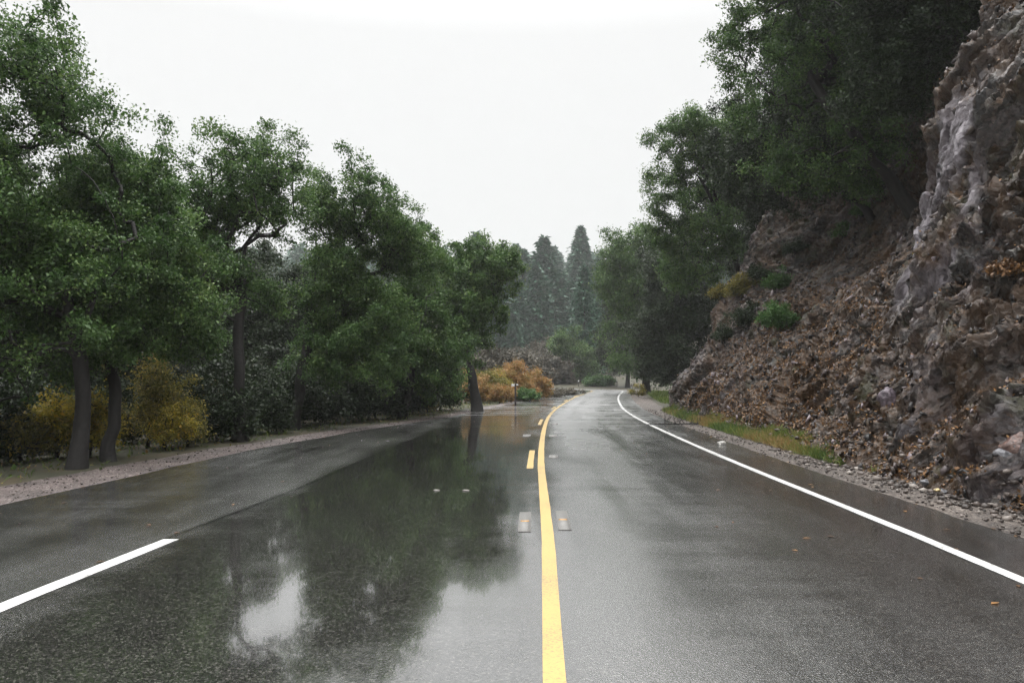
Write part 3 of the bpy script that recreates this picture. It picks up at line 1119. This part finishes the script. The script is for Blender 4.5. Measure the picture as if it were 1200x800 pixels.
def pbush(px, Y, r, h, *a, **k):
    x = (px - 600) / FPX * Y
    return bush('bush', (x, Y, hz(x, Y) - .03), r, h, *a, **k)


pbush(172, 17.6, .7, 2.2, 'olive yellow bush with fine leaves right of the two dark trunks', OLIVE, 41, 190, 45, .05, .24, GU, .47)
pbush(200, 17.2, .5, 1.1, 'low golden bush at the foot of the olive yellow bush', YEL, 40, 90, 35, .05, .2, GU, .45)
pbush(220, 17.9, .6, 1.5, 'dull olive bush touching the large olive yellow bush', OLIVE, 42, 120, 40, .05, .24, GU, .48)
pbush(70, 15.8, .55, 1.3, 'yellow and green bush glowing left of the first dark trunk', YEL, 43, 120, 32, .06, .26, GU, .48)
pbush(108, 15.6, .42, 1.15, 'golden yellow bush glimpsed between the two dark trunks', YEL, 44, 110, 36, .06, .24, GU, .45)
pbush(28, 15.2, .5, 1.0, 'sparse green yellow bush at the left picture edge', OLIVE, 45, 80, 40, .06, .2, GU)
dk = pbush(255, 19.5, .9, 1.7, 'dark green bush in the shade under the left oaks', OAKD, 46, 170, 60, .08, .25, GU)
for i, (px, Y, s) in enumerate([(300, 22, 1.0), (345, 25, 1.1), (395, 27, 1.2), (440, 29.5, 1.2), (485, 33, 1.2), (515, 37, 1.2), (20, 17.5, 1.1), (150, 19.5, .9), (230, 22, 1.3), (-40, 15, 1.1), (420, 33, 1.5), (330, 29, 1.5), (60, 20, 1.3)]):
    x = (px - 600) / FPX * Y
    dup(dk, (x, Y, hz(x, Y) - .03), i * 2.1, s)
pbush(322, 25.5, .28, .8, 'little spot of orange yellow leaves low among the dark trunks', YEL, 47, 30, 30, .06, .15, GU)
pbush(500, 35, .5, 1.4, 'small yellow green bush in front of the leaning oak trunk', OLIVE, 48, 80, 40, .08, .2, GU)
pbush(248, 21, .5, 1.4, 'thin russet bush in the shade beside the olive bushes', ORANGE, 49, 50, 25, .06, .2, GU)

# orange bushes where the road bends
GOB = 'autumn bushes beside the bend'
pbush(600, 52, 1.5, 2.6, 'bright orange bush behind the dark marker post', ORANGE, 51, 300, 55, .1, .3, GOB)
pbush(572, 50, 1.3, 2.2, 'orange and yellow bush between the leaning oak and marker post', OLIVE, 52, 240, 50, .1, .3, GOB)
pbush(625, 55, 1.2, 2.0, 'rust orange bush right of the dark marker post', ORANGE, 53, 220, 50, .1, .3, GOB)
pbush(585, 46.5, .8, 1.2, 'low orange bush at the road edge before the marker post', ORANGE, 54, 140, 45, .08, .25, GOB)
pbush(618, 50, .7, .9, 'low yellow green bush around the small white marker', BUSHG, 55, 100, 40, .08, .2, GOB)
pbush(640, 60, 1.2, .3, 'low russet brush patch ending at the bend', BROWN, 56, 180, 40, .09, .25, GOB)
pbush(660, 68, 1.6, .26, 'long low brown brush along the inside of the bend', BROWN, 57, 180, 40, .1, .3, GOB)
pbush(552, 47, 1.0, 1.8, 'orange brown bush right behind the leaning oak trunk', ORANGE, 58, 160, 45, .1, .3, GOB)

# brown leafless thicket beyond
GT = 'leafless brown thickets beyond the bend'
for i, (px, Y, r, h, lab) in enumerate([(600, 82, 3.0, 4.2, 'leafless brown thicket above the orange bushes'), (575, 75, 3.0, 4.2, 'leafless brown thicket close behind the leaning oak'),
                                        (640, 112, 3.2, 4.2, 'brown bare thicket left of the round green tree'), (652, 125, 3.5, 6.5, 'tall bare brownish thicket on the slope left of the dark fir'), (618, 118, 4.0, 5.0, 'greyish brown thicket below the hillside firs')]):
    x = (px - 600) / FPX * Y
    bush('thicket', (x, Y, hz(x, Y) - .05), r, h, lab, BROWN, 60 + i, 420, 40, .22, .6, GT, .3, 'thicket', .1)

# ------------------------------------------------------------------ right hand trees
GRT = 'trees on the right above the road'
cb = cliff_pt(25.5, 7.2, -.1)
tree('oak_tree', cb, at(935, 60, 25.5), [lobe(880, 60, 26, 60, 55), lobe(930, 20, 26, 75, 70), lobe(900, 140, 26.5, 62, 50), lobe(985, 100, 25.5, 75, 65), lobe(960, -70, 26, 110), lobe(1000, 190, 26, 60, 45), lobe(930, 190, 27, 50, 40)],
     'big dark oak on top of the rock face hanging over the road', 'tree', 720, 95, .085, .36, .2, OAK, 31, GRT)
cb = cliff_pt(20.5, 8.6, -.1)
tree('oak_tree', cb, at(1080, 20, 20.5), [lobe(1060, 60, 20.5, 60, 65), lobe(1095, -20, 20.5, 70), lobe(1030, 140, 21.5, 60, 50), lobe(1020, -40, 21, 90), lobe(1060, 125, 20.8, 35)],
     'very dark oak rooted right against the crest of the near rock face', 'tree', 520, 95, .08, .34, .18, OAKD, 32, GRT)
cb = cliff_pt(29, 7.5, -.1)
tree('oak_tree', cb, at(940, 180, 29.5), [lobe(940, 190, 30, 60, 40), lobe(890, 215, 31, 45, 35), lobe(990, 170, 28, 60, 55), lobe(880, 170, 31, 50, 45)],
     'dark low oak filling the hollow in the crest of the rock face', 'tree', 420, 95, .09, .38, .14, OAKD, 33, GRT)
cb = cliff_pt(40.5, 6.0, -.1)
tree('oak_tree', cb, at(815, 200, 38), [lobe(808, 165, 38, 42, 36), lobe(795, 215, 38, 40, 36), lobe(845, 195, 38.5, 48, 50), lobe(785, 265, 39, 32, 36), lobe(835, 260, 39, 48, 45), lobe(870, 150, 38, 36, 36), lobe(810, 310, 41, 40, 34)],
     'layered oak with bare curved branches leaning out at the far end of the rocks', 'tree', 640, 95, .095, .4, .15, OAK, 34, GRT, gaps=.43, gapscale=.7)
x = 12.0
tree('oak_tree', gbase(757, 72), at(745, 330, 72), [lobe(735, 300, 72, 36, 34), lobe(720, 330, 72, 26, 28), lobe(770, 330, 72, 44, 45), lobe(740, 380, 72, 34, 36), lobe(785, 390, 72, 40, 45), lobe(745, 420, 72, 28, 24), lobe(735, 355, 72, 28)],
     'tall roadside oak at the right of the bend with light green top', 'tree', 640, 85, .17, .75, .3, OAK, 35, GRT)
tree('oak_tree', gbase(800, 58), at(795, 340, 58), [lobe(795, 320, 58, 40, 42), lobe(815, 370, 58, 40, 40), lobe(780, 380, 58, 36, 40), lobe(770, 425, 58, 30, 26), lobe(800, 425, 58, 36, 26)],
     'dark oak squeezed behind the far end of the rock face', 'tree', 560, 90, .15, .65, .25, OAKD, 36, GRT)
tree('oak_tree', gbase(668, 116), at(665, 415, 116), [lobe(662, 412, 116, 22, 24), lobe(680, 425, 116, 22, 22), lobe(655, 432, 116, 16, 16)],
     'rounded green tree at the left foot of the dark fir', 'tree', 300, 70, .25, .8, .22, OAK, 37, None)
tree('oak_tree', gbase(735, 105), at(735, 380, 105), [lobe(730, 370, 105, 26, 40), lobe(745, 400, 105, 28, 36), lobe(720, 410, 105, 22, 30), lobe(728, 330, 108, 22, 26)],
     'dark tree standing beyond the outside of the bend', 'tree', 420, 80, .25, .85, .25, OAKD, 38, None)

for i, (x, y, z, s) in enumerate([(14.2, 31, 10.2, 1.15), (16.5, 27, 12.5, 1.3), (15, 37, 9.0, 1.1), (18, 33, 12.5, 1.4), (14.2, 22.5, 11.8, 1.1), (16, 45, 7.5, 1.15), (13.2, 34, 9.0, .9), (20, 40, 12, 1.4), (17, 52, 7.0, 1.3), (19, 62, 7, 1.6), (13.8, 18.5, 12.2, .9)]):
    dup(t0, (x, y, z), i * 1.3 + .5, s, 'dark oak in the wood crowding the crest of the rock face', 'crest wood above the rock face')

# bushes on the rock face and beyond


def face_pt(px, py, Y0):
    best, bp = 1e9, None
    for Y in np.arange(Y0 - 7, Y0 + 8, .1):
        p = at(px, py, Y)
        if p[2] < 0:
            continue
        q = cliff_pt(Y, p[2])
        d = abs(q[0] - p[0])
        if d < best:
            best, bp = d, q
    return bp


GF = 'plants rooted in the rock face'
bush('bush', face_pt(912, 396, 26), .5, .95, 'rounded green bush growing on the leafy ledge of the rocks', BUSHG, 71, 120, 60, .06, .18, GF)
bush('bush', face_pt(880, 385, 28), .75, 1.1, 'dark green bush in the hollow left of the rounded bush', OAKD, 72, 120, 55, .07, .2, GF)
bush('bush', face_pt(868, 350, 30), .6, 1.2, 'yellowish green shrub at the upper left of the rock face', OLIVE, 73, 80, 45, .07, .2, GF)
bush('bush', face_pt(912, 345, 29), .5, .8, 'small bright green shrub above the rounded bush', BUSHG, 74, 70, 45, .07, .2, GF)
bush('bush', face_pt(990, 275, 24), .45, .8, 'thin green fern tuft high in the hollow of the rocks', BUSHG, 75, 40, 30, .07, .22, GF)
bush('bush', face_pt(950, 235, 27), .5, .7, 'sparse green tuft under the crest of the rocks', BUSHG, 76, 40, 30, .07, .22, GF)
bush('fern', face_pt(1185, 345, 11.5), .35, .35, 'dry yellow brown fern hanging at the right edge of the rock face', LITTER, 77, 40, 30, .05, .12, GF, cat='fern')
for q_, (px, py, Y, r_b, lab, fo) in enumerate([(850, 405, 31, .5, 'low dark green plant near the far foot of the rock face', OAKD), (935, 300, 27, .55, 'dark green plant in the upper hollow of the rock face', OAKD),
                                         (1012, 250, 23, .4, 'small green plant beside the upper edge of the pale slab', BUSHG), (838, 355, 33, .6, 'olive plant on the far shoulder of the rock face', OLIVE), (1105, 300, 13, .3, 'small olive tuft in a crack of the near rock face', OLIVE), (895, 330, 29, .6, 'dark leafy plant above the yellowish shrub on the rocks', OAKD)]):
    bush('bush', face_pt(px, py, Y), r_b, r_b * 1.5, lab, fo, 170 + q_, 60, 40, .06, .2, GF)
GS = 'low green shrubs at the back of the bend'
pbush(698, 108, 1.4, 1.5, 'low bright green shrub left one at the back of the bend', BUSHG, 81, 90, 40, .2, .4, GS)
pbush(712, 108, 1.2, 1.4, 'low bright green shrub right one at the back of the bend', BUSHG, 82, 90, 40, .2, .4, GS)
pbush(747, 62, .45, .9, 'yellow green weeds at the delineator post on the right', OLIVE, 83, 50, 40, .08, .2)

# grass on the right verge
g = Geo()
n = 16000
s = 13.0 + 24 * R.random(n)
e = np.interp(s, RIGHT_S, RIGHT_U) + np.interp(s, S_, gwr)
xy0 = on_road(s, e)
wid = np.clip(np.interp(xy0[:, 1], FOOT_Y, FOOT_X) - xy0[:, 0] + .5, .1, 3)
u = e - .35 + wid * R.random(n)
keep = fbm(s * .9, u * 2, 3, 3) + .25 * sstep(14.5, 17, s) - .25 * sstep(30, 36, s) > .40
s, u = s[keep], u[keep]
xy = on_road(s, u)
cl = fbm(s * .6, u * 1.5, 12, 3)
bz = np.zeros(len(s))
fx = np.interp(xy[:, 1], FOOT_Y, FOOT_X)
bz = np.maximum(0, (xy[:, 0] - fx + .1) * .9)
for rep in range(5):
    Pb = np.stack([xy[:, 0] + R.normal(size=len(s)) * .05, xy[:, 1] + R.normal(size=len(s)) * .05, bz - .01], 1)
    g.leaves(Pb, .15, .1, .08, None, np.clip(cl * 1.5 - .3 + R.normal(size=len(s)) * .18, 0, 1), np.array([0, 0, 2.2]))
s2 = 46 + 34 * R.random(9000)
u2 = 5.6 + 3.5 * R.random(9000)
xy2 = on_road(s2, u2)
z2 = height(xy2[:, 0], xy2[:, 1])
g.leaves(np.stack([xy2[:, 0], xy2[:, 1], z2], 1), .22, .1, .14, None, np.clip(.35 + R.normal(size=9000) * .12, 0, 1), np.array([0, 0, 2.2]))
stuff(g.build('grass', GRASS), 'green and tawny grass on the right verge below the rocks', 'grass')

# weeds along the left edge
g = Geo()
n = 2600
s = 3 + 70 * R.random(n)
e = np.interp(s, LEFT_S, LEFT_U) - np.interp(s, S_, gwl)
u = e - .15 - 2.5 * R.random(n) ** .8
xy = on_road(s, u)
zz = height(xy[:, 0], xy[:, 1])
for rep in range(2):
    g.leaves(np.stack([xy[:, 0] + R.normal(size=n) * .06, xy[:, 1] + R.normal(size=n) * .06, zz], 1), .13, .1, .12, None, np.clip(.25 + R.normal(size=n) * .3, 0, 1), np.array([0, 0, 1.2]))
g.leaves(np.stack([xy[:, 0] + .3 * R.normal(size=n), xy[:, 1], zz + .02], 1), .07, 2.0, .7, None, R.random(n))
stuff(g.build('weeds', GRASS), 'low weeds and dead leaves along the left gravel edge', 'weeds')


# ------------------------------------------------------------------ conifers
def conifer_geo(rng, H, r, levels, per, sprays, size, trunk=True, low=.08):
    g, tg = Geo(), Geo()
    tg.tubes([[0, 0, -.5], [0, 0, H * .5]], [[0, 0, H * .5], [0, 0, H]], [H * .014, H * .008], [H * .008, .01], 6)
    Pl, T, Dr = [], [], []
    for i in range(levels):
        f = (i + rng.random()) / levels
        z = H * (low + (1 - low) * f)
        rr = r * (1 - f) ** .8 * (.75 + .5 * rng.random()) + .05
        a0 = rng.random() * 6.28
        for k in range(per):
            a = a0 + k * 6.283 / per + rng.normal() * .25
            L = rr * (.6 + .6 * rng.random())
            d = np.array([math.cos(a), math.sin(a), 0])
            q = (.15 + .85 * rng.random(sprays) ** .7)
            p = d[None] * L * q[:, None]
            p[:, 2] = z - L * .3 * q ** 2 + rng.normal(size=sprays) * .06 * L
            p[:, :2] += rng.normal(size=(sprays, 2)) * .12 * L
            Pl.append(p)
            Dr.append(np.repeat((d * 1.4 + np.array([0, 0, -.5]))[None], sprays, 0))
            T.append(np.clip(rng.random() * .5 + rng.random(sprays) * .5, 0, 1))
    Pl, T, Dr = np.concatenate(Pl), np.concatenate(T), np.concatenate(Dr)
    g.leaves(Pl, size, 1.2, .5, rng, T, Dr)
    return tg, g


protos = []
for i, (H, r, lv, per, sp, sz, nm) in enumerate([(18, 3.6, 46, 9, 11, .62, 'dark'), (17, 4.2, 38, 9, 10, .7, 'full'), (14, 2.6, 36, 8, 9, .55, 'slim')]):
    rng = np.random.default_rng(90 + i)
    tg, g = conifer_geo(rng, H, r, lv, per, sp, sz)
    root = thing('fir_tree', '', 'tree', (0, 0, 0), 0, 'firs on the slope beyond the bend')
    tg.build('trunk', BARK, root)
    g.build('crown', FIR, root)
    protos.append([root, H, False])


def fir(kind, px, top_py, Y, label, rz, grp='firs on the slope beyond the bend'):
    x = (px - 600) / FPX * Y
    z = hz(x, Y) - .1
    ht = at(px, top_py, Y)[2] - z
    root, H, used = protos[kind]
    s = ht / H
    if not used:
        protos[kind][2] = True
        root.location, root.rotation_euler, root.scale = (x, Y, z), (0, 0, rz), (s, s, s)
        root['label'] = label
        return root
    return dup(root, (x, Y, z), rz, s, label, grp)


fir(0, 685, 314, 122, 'dark pointed fir standing foremost at the back of the bend', 0)
fir(1, 657, 297, 420, 'tall grey green fir rising behind the dark foremost fir', 1)
fir(1, 624, 353, 260, 'broad blue green fir in the middle of the hillside', 2)
fir(2, 592, 378, 190, 'small bright fir low on the hillside beside the leaning oak', 3)
fir(1, 619, 312, 520, 'hazy tall fir whose top stands left on the hillside skyline', 4)
fir(0, 706, 330, 150, 'green fir right behind the dark foremost fir', 5)
fir(1, 700, 352, 128, 'full fir on the right shoulder of the dark foremost fir', 2.2)
fir(0, 674, 345, 165, 'fir on the left shoulder of the dark foremost fir', .7)
fir(2, 657, 365, 260, 'slim small fir in the gap left of the dark foremost fir', 4.4)
fir(2, 573, 390, 170, 'small fir peeping out right of the leaning oak crown', 5.4)
fir(0, 682, 305, 400, 'pale hazy fir showing behind the dark foremost fir', 1.4)
fir(1, 722, 345, 170, 'fir between the dark foremost fir and the roadside oak', 3.9)
pts = [(600, 345, 330), (610, 335, 380), (637, 338, 400), (645, 342, 360), (632, 350, 330), (585, 360, 290), (606, 372, 230), (640, 376, 240), (648, 388, 200), (576, 350, 380), (668, 330, 380), (715, 325, 330), (690, 330, 260), (597, 326, 480), (630, 322, 500), (648, 325, 480), (612, 395, 180), (560, 360, 260), (545, 370, 230), (670, 370, 190), (725, 310, 420), (740, 330, 260), (635, 400, 165), (590, 405, 160), (604, 388, 200), (628, 385, 215), (637, 374, 172), (631, 382, 166), (646, 366, 180), (640, 362, 195), (583, 340, 440), (664, 315, 520), (610, 310, 620), (640, 305, 650), (595, 318, 600), (676, 300, 560)]
for i, (px, py, Y) in enumerate(pts):
    fir(i % 3, px, py, Y, 'hazy fir among many on the hillside beyond the bend', i * 2.4, 'crowded hillside firs')

q_ = np.random.default_rng(17)
n = 0
while n < 235:
    Y = 150 + 230 * q_.random() ** 1.2
    px = q_.uniform(535, 745)
    x = (px - 600) / FPX * Y
    if Y < 165 and px > 640:
        continue
    dup(protos[(1, 0, 1, 2)[n % 4]][0], (x, Y, hz(x, Y) - .2), q_.random() * 6.28, (lambda a, w: (a * w, a * w, a))(q_.uniform(.5, .88) * (1 + 1.0 * q_.random() ** 4), q_.uniform(1.0, 1.7)), 'hazy fir among many on the hillside beyond the bend', 'crowded hillside firs')
    n += 1
# the wooded mountain fading into the mist
rng = np.random.default_rng(5)
low = []
for i in range(4):
    tg, g = conifer_geo(rng, 1.0, .17 + .05 * (i % 2), 16, 6, 4, .06, low=.05)
    low.append((np.concatenate(g.v), np.concatenate(g.f), np.concatenate(g.t)))
g = Geo()
n = 0
while n < 5200:
    Y = 240 + 2150 * rng.random() ** 1.25
    x = rng.uniform(-.55, .4) * Y
    if Y < 330 and -.08 < x / Y < .14:
        continue
    z = hz(x, Y) if n % 1 == 0 else 0
    hgt = rng.uniform(10, 24) * (1 + .3 * (Y > 1200))
    V, F_, T = low[n % 4]
    g.add(V * hgt * np.array([1.15, 1.15, 1]) + np.array([x, Y, z - .3]), F_, T)
    n += 1
stuff(g.build('forest', FIR), 'distant fir forest on the mountainside fading into the mist', 'forest')

# ------------------------------------------------------------------ roadside furniture
M_DARK = simple('dark weathered wood', (.035, .028, .025), .7, .3, 20)
M_WHITE = simple('white enamel', (.75, .76, .74), .4, .06, 12)
M_STEEL = simple('galvanised steel', (.35, .36, .37), .4, .15, 20)
M_GREEN = simple('green sign face', (.12, .3, .2), .4, .1, 12)
M_AMB = simple('amber reflector', (.4, .22, .07), .25, .1, 30)
M_PATCH = simple('ground asphalt slot', (.14, .135, .125), .45, .4, 90, .6)
for k_, v_ in (('IOR', 1.7), ('Coat Weight', .0), ('Coat IOR', 1.5), ('Coat Roughness', .35)):
    M_PATCH.node_tree.nodes['Principled BSDF'].inputs[k_].default_value = v_
M_LENSW = simple('clear reflector lens', (.17, .16, .14), .25, .1, 40)


def bp_(p, dims, name, m, root):
    g = Geo()
    g.box(p, dims)
    o = g.build(name, m, root)
    bv = o.modifiers.new('b', 'BEVEL')
    bv.width = min(dims) * .18
    bv.segments = 2
    return o


p = at(604, 473, 43.5)
r = thing('marker_post', 'dark post with small pale plates at its top before the orange bushes', 'road marker', (p[0], 43.5, -.02))
bp_((0, 0, .55), (.1, .1, 1.25), 'post', M_DARK, r)
bp_((-.13, -.055, 1.1), (.17, .012, .13), 'plate', M_WHITE, r)
bp_((.10, -.055, 1.12), (.10, .012, .09), 'plate', M_WHITE, r)
p = at(621, 468, 50)
r = thing('delineator', 'short white marker post in green weeds right of the dark post', 'road marker', (p[0], 50, -.02))
bp_((0, 0, .3), (.1, .03, .7), 'post', M_WHITE, r)
bp_((0, -.02, .56), (.13, .012, .16), 'reflector', M_STEEL, r)
for px, py, Y, lab, wd in [(740, 462, 66, 'thin grey delineator post with pale cap on the right verge before the bend', .13), (743, 460, 71, 'pale yellowish marker behind the thin grey delineator post', .2)]:
    p = at(px, py, Y)
    r = thing('delineator', lab, 'road marker', (p[0], Y, -.02))
    bp_((0, 0, .45), (.07, .05, 1.0), 'post', M_STEEL, r)
    bp_((0, -.035, .86), (wd, .014, .22), 'reflector', M_LENSW, r)
for px, lab in [(723, 'tiny white capped marker behind the right end of the bend'), (678, 'tiny white capped marker behind the left end of the bend')]:
    p = at(px, 452, 107)
    r = thing('delineator', lab, 'road marker', (p[0], 107, hz(p[0], 107) - .02))
    bp_((0, 0, .4), (.1, .06, .9), 'post', M_DARK, r)
    bp_((0, -.04, .78), (.16, .014, .2), 'reflector', M_WHITE, r)


# recessed road reflectors beside the yellow line
def slot(s, u, label, L=1.0, W=.13, m=M_AMB, lens=.007):
    xy = on_road(np.array([s]), np.array([u]))[0]
    t = on_road(np.array([s + .3]), np.array([u]))[0] - xy
    rz = math.atan2(t[1], t[0]) - math.pi / 2
    r = thing('road_reflector', label, 'road reflector', (xy[0], xy[1], .004), rz, 'recessed reflectors along the yellow line')
    g = Geo()
    g.box((0, 0, .0), (W, L, .004))
    g.build('slot', M_PATCH, r)
    g = Geo()
    for sx in (-1, 1):
        g.box((sx * W * .5, 0, .0005), (.005, L * .8, .0036))
    g.build('slot_edge', M_PATCH, r)
    g = Geo()
    V = [(-W * .36, -.035, .002), (W * .36, -.035, .002), (W * .36, .035, .002), (-W * .36, .035, .002), (-W * .3, -.015, lens), (W * .3, -.015, lens), (W * .3, .015, lens), (-W * .3, .015, lens)]
    g.add(V, [(0, 3, 2, 1), (4, 5, 6, 7), (0, 1, 5, 4), (1, 2, 6, 5), (2, 3, 7, 6), (3, 0, 4, 7)])
    g.build('reflector', m, r)


slot(8.6, -.23, 'nearest recessed amber reflector left of the solid yellow line', 1.15)
slot(8.7, .18, 'nearest recessed amber reflector right of the solid yellow line', 1.15)
slot(15.5, .24, 'raised square reflector right of the yellow line opposite the first yellow dash', .5, .17, M_LENSW, .010)
slot(20.9, .27, 'reflector right of the yellow line, second beyond the first yellow dash', .7, .2, M_LENSW, .010)
slot(21.0, -.42, 'reflector left of the yellow line just beyond the first yellow dash', .7, .2, M_LENSW, .010)
slot(26.2, .3, 'small far reflector right of the yellow line, farthest of the row', .7, .2, M_LENSW, .010)
# two white studs in the left lane
for u, lab in ((-1.45, 'white stud in the left lane, left one of two'), (-1.05, 'white stud in the left lane, right one of two')):
    xy = on_road(np.array([10.9]), np.array([u]))[0]
    V, F_ = stone_geo(np.random.default_rng(3), 7, 12, (.055, .04, .012))
    o = mesh('road_stud', V, F_, M_LENSW)
    o.location = (xy[0], xy[1], .006)
    tag(o, lab, 'road stud', 'white studs in the left lane')

# a dead branch on the shoulder
g = Geo()
rng = np.random.default_rng(8)
A_, B_, ra, rb = [], [], [], []
for i in range(16):
    a = np.array([rng.uniform(-.7, .5), rng.normal() * .12, .03])
    prev = a
    d = np.array([rng.normal() * .8, rng.normal() * .4, abs(rng.normal()) + .4])
    rr = .012
    for k_ in range(4):
        q = prev + d / np.linalg.norm(d) * .16 + rng.normal(size=3) * .04
        A_.append(prev), B_.append(q), ra.append(rr), rb.append(rr * .65)
        rr *= .65
        prev = q
A_.append(np.array([-1.2, -.1, .03])), B_.append(np.array([.6, .1, .05])), ra.append(.015), rb.append(.022)
g.tubes(A_, B_, ra, rb, 5)
o = g.build('dead_branch', BARK)
p = at(802, 497, 25.5)
o.location = (p[0], 25.5, 0)
tag(o, 'dead twiggy branch lying on the right shoulder below the far rocks', 'branch')

# fallen leaves on the wet road
g = Geo()
n = 150
s = 4 + 35 * R.random(n) ** 1.4
u = np.where(R.random(n) < .5, np.interp(s, LEFT_S, LEFT_U) + R.random(n) ** 2 * 4, np.interp(s, RIGHT_S, RIGHT_U) - R.random(n) ** 2 * 3)
xy = on_road(s, u)
for i in range(n):
    a = R.random() * 6.28
    L_ = .025 + .025 * R.random()
    d = np.array([math.cos(a), math.sin(a), 0]) * L_
    e_ = np.array([-math.sin(a), math.cos(a), 0]) * L_ * .5
    c = np.array([xy[i, 0], xy[i, 1], .006])
    g.add([c - d, c - e_ + np.array([0, 0, .006]), c + d, c + e_ + np.array([0, 0, .004])], [(0, 1, 2, 3)], R.random())
stuff(g.build('fallen_leaves', LITTER), 'scattered wet leaves stuck to the asphalt', 'fallen leaves')

# ------------------------------------------------------------------ air
HZ = bpy.data.materials.new('mist')
HZ.use_nodes = True
nt = HZ.node_tree
for n_ in list(nt.nodes):
    if n_.type == 'BSDF_PRINCIPLED':
        nt.nodes.remove(n_)
v = nt.nodes.new('ShaderNodeVolumePrincipled')
v.inputs['Color'].default_value = (.72, .728, .735, 1)
v.inputs['Density'].default_value = .00058
v.inputs['Anisotropy'].default_value = 0.35
v.inputs['Density Attribute'].default_value = ''
HZ.cycles.homogeneous_volume = True
nt.links.new(v.outputs[0], nt.nodes['Material Output'].inputs['Volume'])
g = Geo()
zl = GZ.min() - 1
g.box((0, 1400, (zl + 372) / 2), (5600, 3600, 372 - zl))
hz_o = g.build('haze', HZ)
hz_o['kind'] = 'stuff'
tag(hz_o, 'pale mist hanging over the whole valley and hiding the mountain', 'mist')

# ------------------------------------------------------------------ light
W_ = bpy.data.worlds.new('World')
sc.world = W_
W_.use_nodes = True
nt = W_.node_tree
N = nt.nodes.new
L = nt.links.new
bg = nt.nodes['Background']
sky = N('ShaderNodeTexSky')
sky.sky_type = 'NISHITA'
sky.sun_disc = False
sky.sun_elevation = rad(58)
sky.sun_rotation = rad(-15)
sky.air_density, sky.dust_density = 1.0, 5.0
hs = N('ShaderNodeHueSaturation')
hs.inputs['Saturation'].default_value = .1
L(sky.outputs[0], hs.inputs['Color'])
tc = N('ShaderNodeTexCoord')
sp = N('ShaderNodeSeparateXYZ')
L(tc.outputs['Generated'], sp.inputs[0])
cr = N('ShaderNodeValToRGB')
cr.color_ramp.elements[0].position, cr.color_ramp.elements[0].color = 0.0, (.15, .151, .153, 1)
cr.color_ramp.elements[1].position, cr.color_ramp.elements[1].color = 1.0, (2.2, 2.2, 2.2, 1)
for pos, v_ in ((.40, .175), (.58, .44), (.8, 1.25)):
    e = cr.color_ramp.elements.new(pos)
    e.color = (v_, v_, v_, 1)
L(sp.outputs[2], cr.inputs[0])
mu = N('ShaderNodeMix')
mu.data_type = 'RGBA'
mu.blend_type = 'MULTIPLY'
mu.inputs[0].default_value = 1
L(cr.outputs[0], mu.inputs[6])
mu.inputs[7].default_value = (29, 29, 29, 1)
mx = N('ShaderNodeMix')
mx.data_type = 'RGBA'
mx.inputs[0].default_value = .96
L(hs.outputs[0], mx.inputs[6])
L(mu.outputs[2], mx.inputs[7])
L(mx.outputs[2], bg.inputs['Color'])
bg.inputs['Strength'].default_value = .1
sd = bpy.data.lights.new('sun', 'SUN')
sd.energy, sd.angle, sd.color = .6, rad(40), (1, .97, .93)
so = bpy.data.objects.new('sun', sd)
COL.objects.link(so)
so.rotation_euler = (rad(90 - 58), 0, rad(180 + 15))

# ------------------------------------------------------------------ camera
cd = bpy.data.cameras.new('camera')
cam = bpy.data.objects.new('camera', cd)
COL.objects.link(cam)
cam.location = (0, 0, CAM_H)
cam.rotation_euler = (math.pi / 2 + PITCH, 0, 0)
cd.sensor_width = 36
cd.lens = 36 * FPX / 1200
cd.clip_start, cd.clip_end = .1, 6000
sc.camera = cam
sc.view_settings.view_transform = 'Standard'
sc.view_settings.look = 'None'
sc.view_settings.exposure = .5
sc.view_settings.gamma = 1
c = sc.cycles
c.max_bounces, c.diffuse_bounces, c.glossy_bounces, c.transmission_bounces, c.volume_bounces, c.transparent_max_bounces = 6, 3, 3, 3, 2, 4
c.use_denoising = True
c.denoising_prefilter = 'NONE'
c.sample_clamp_indirect = 6
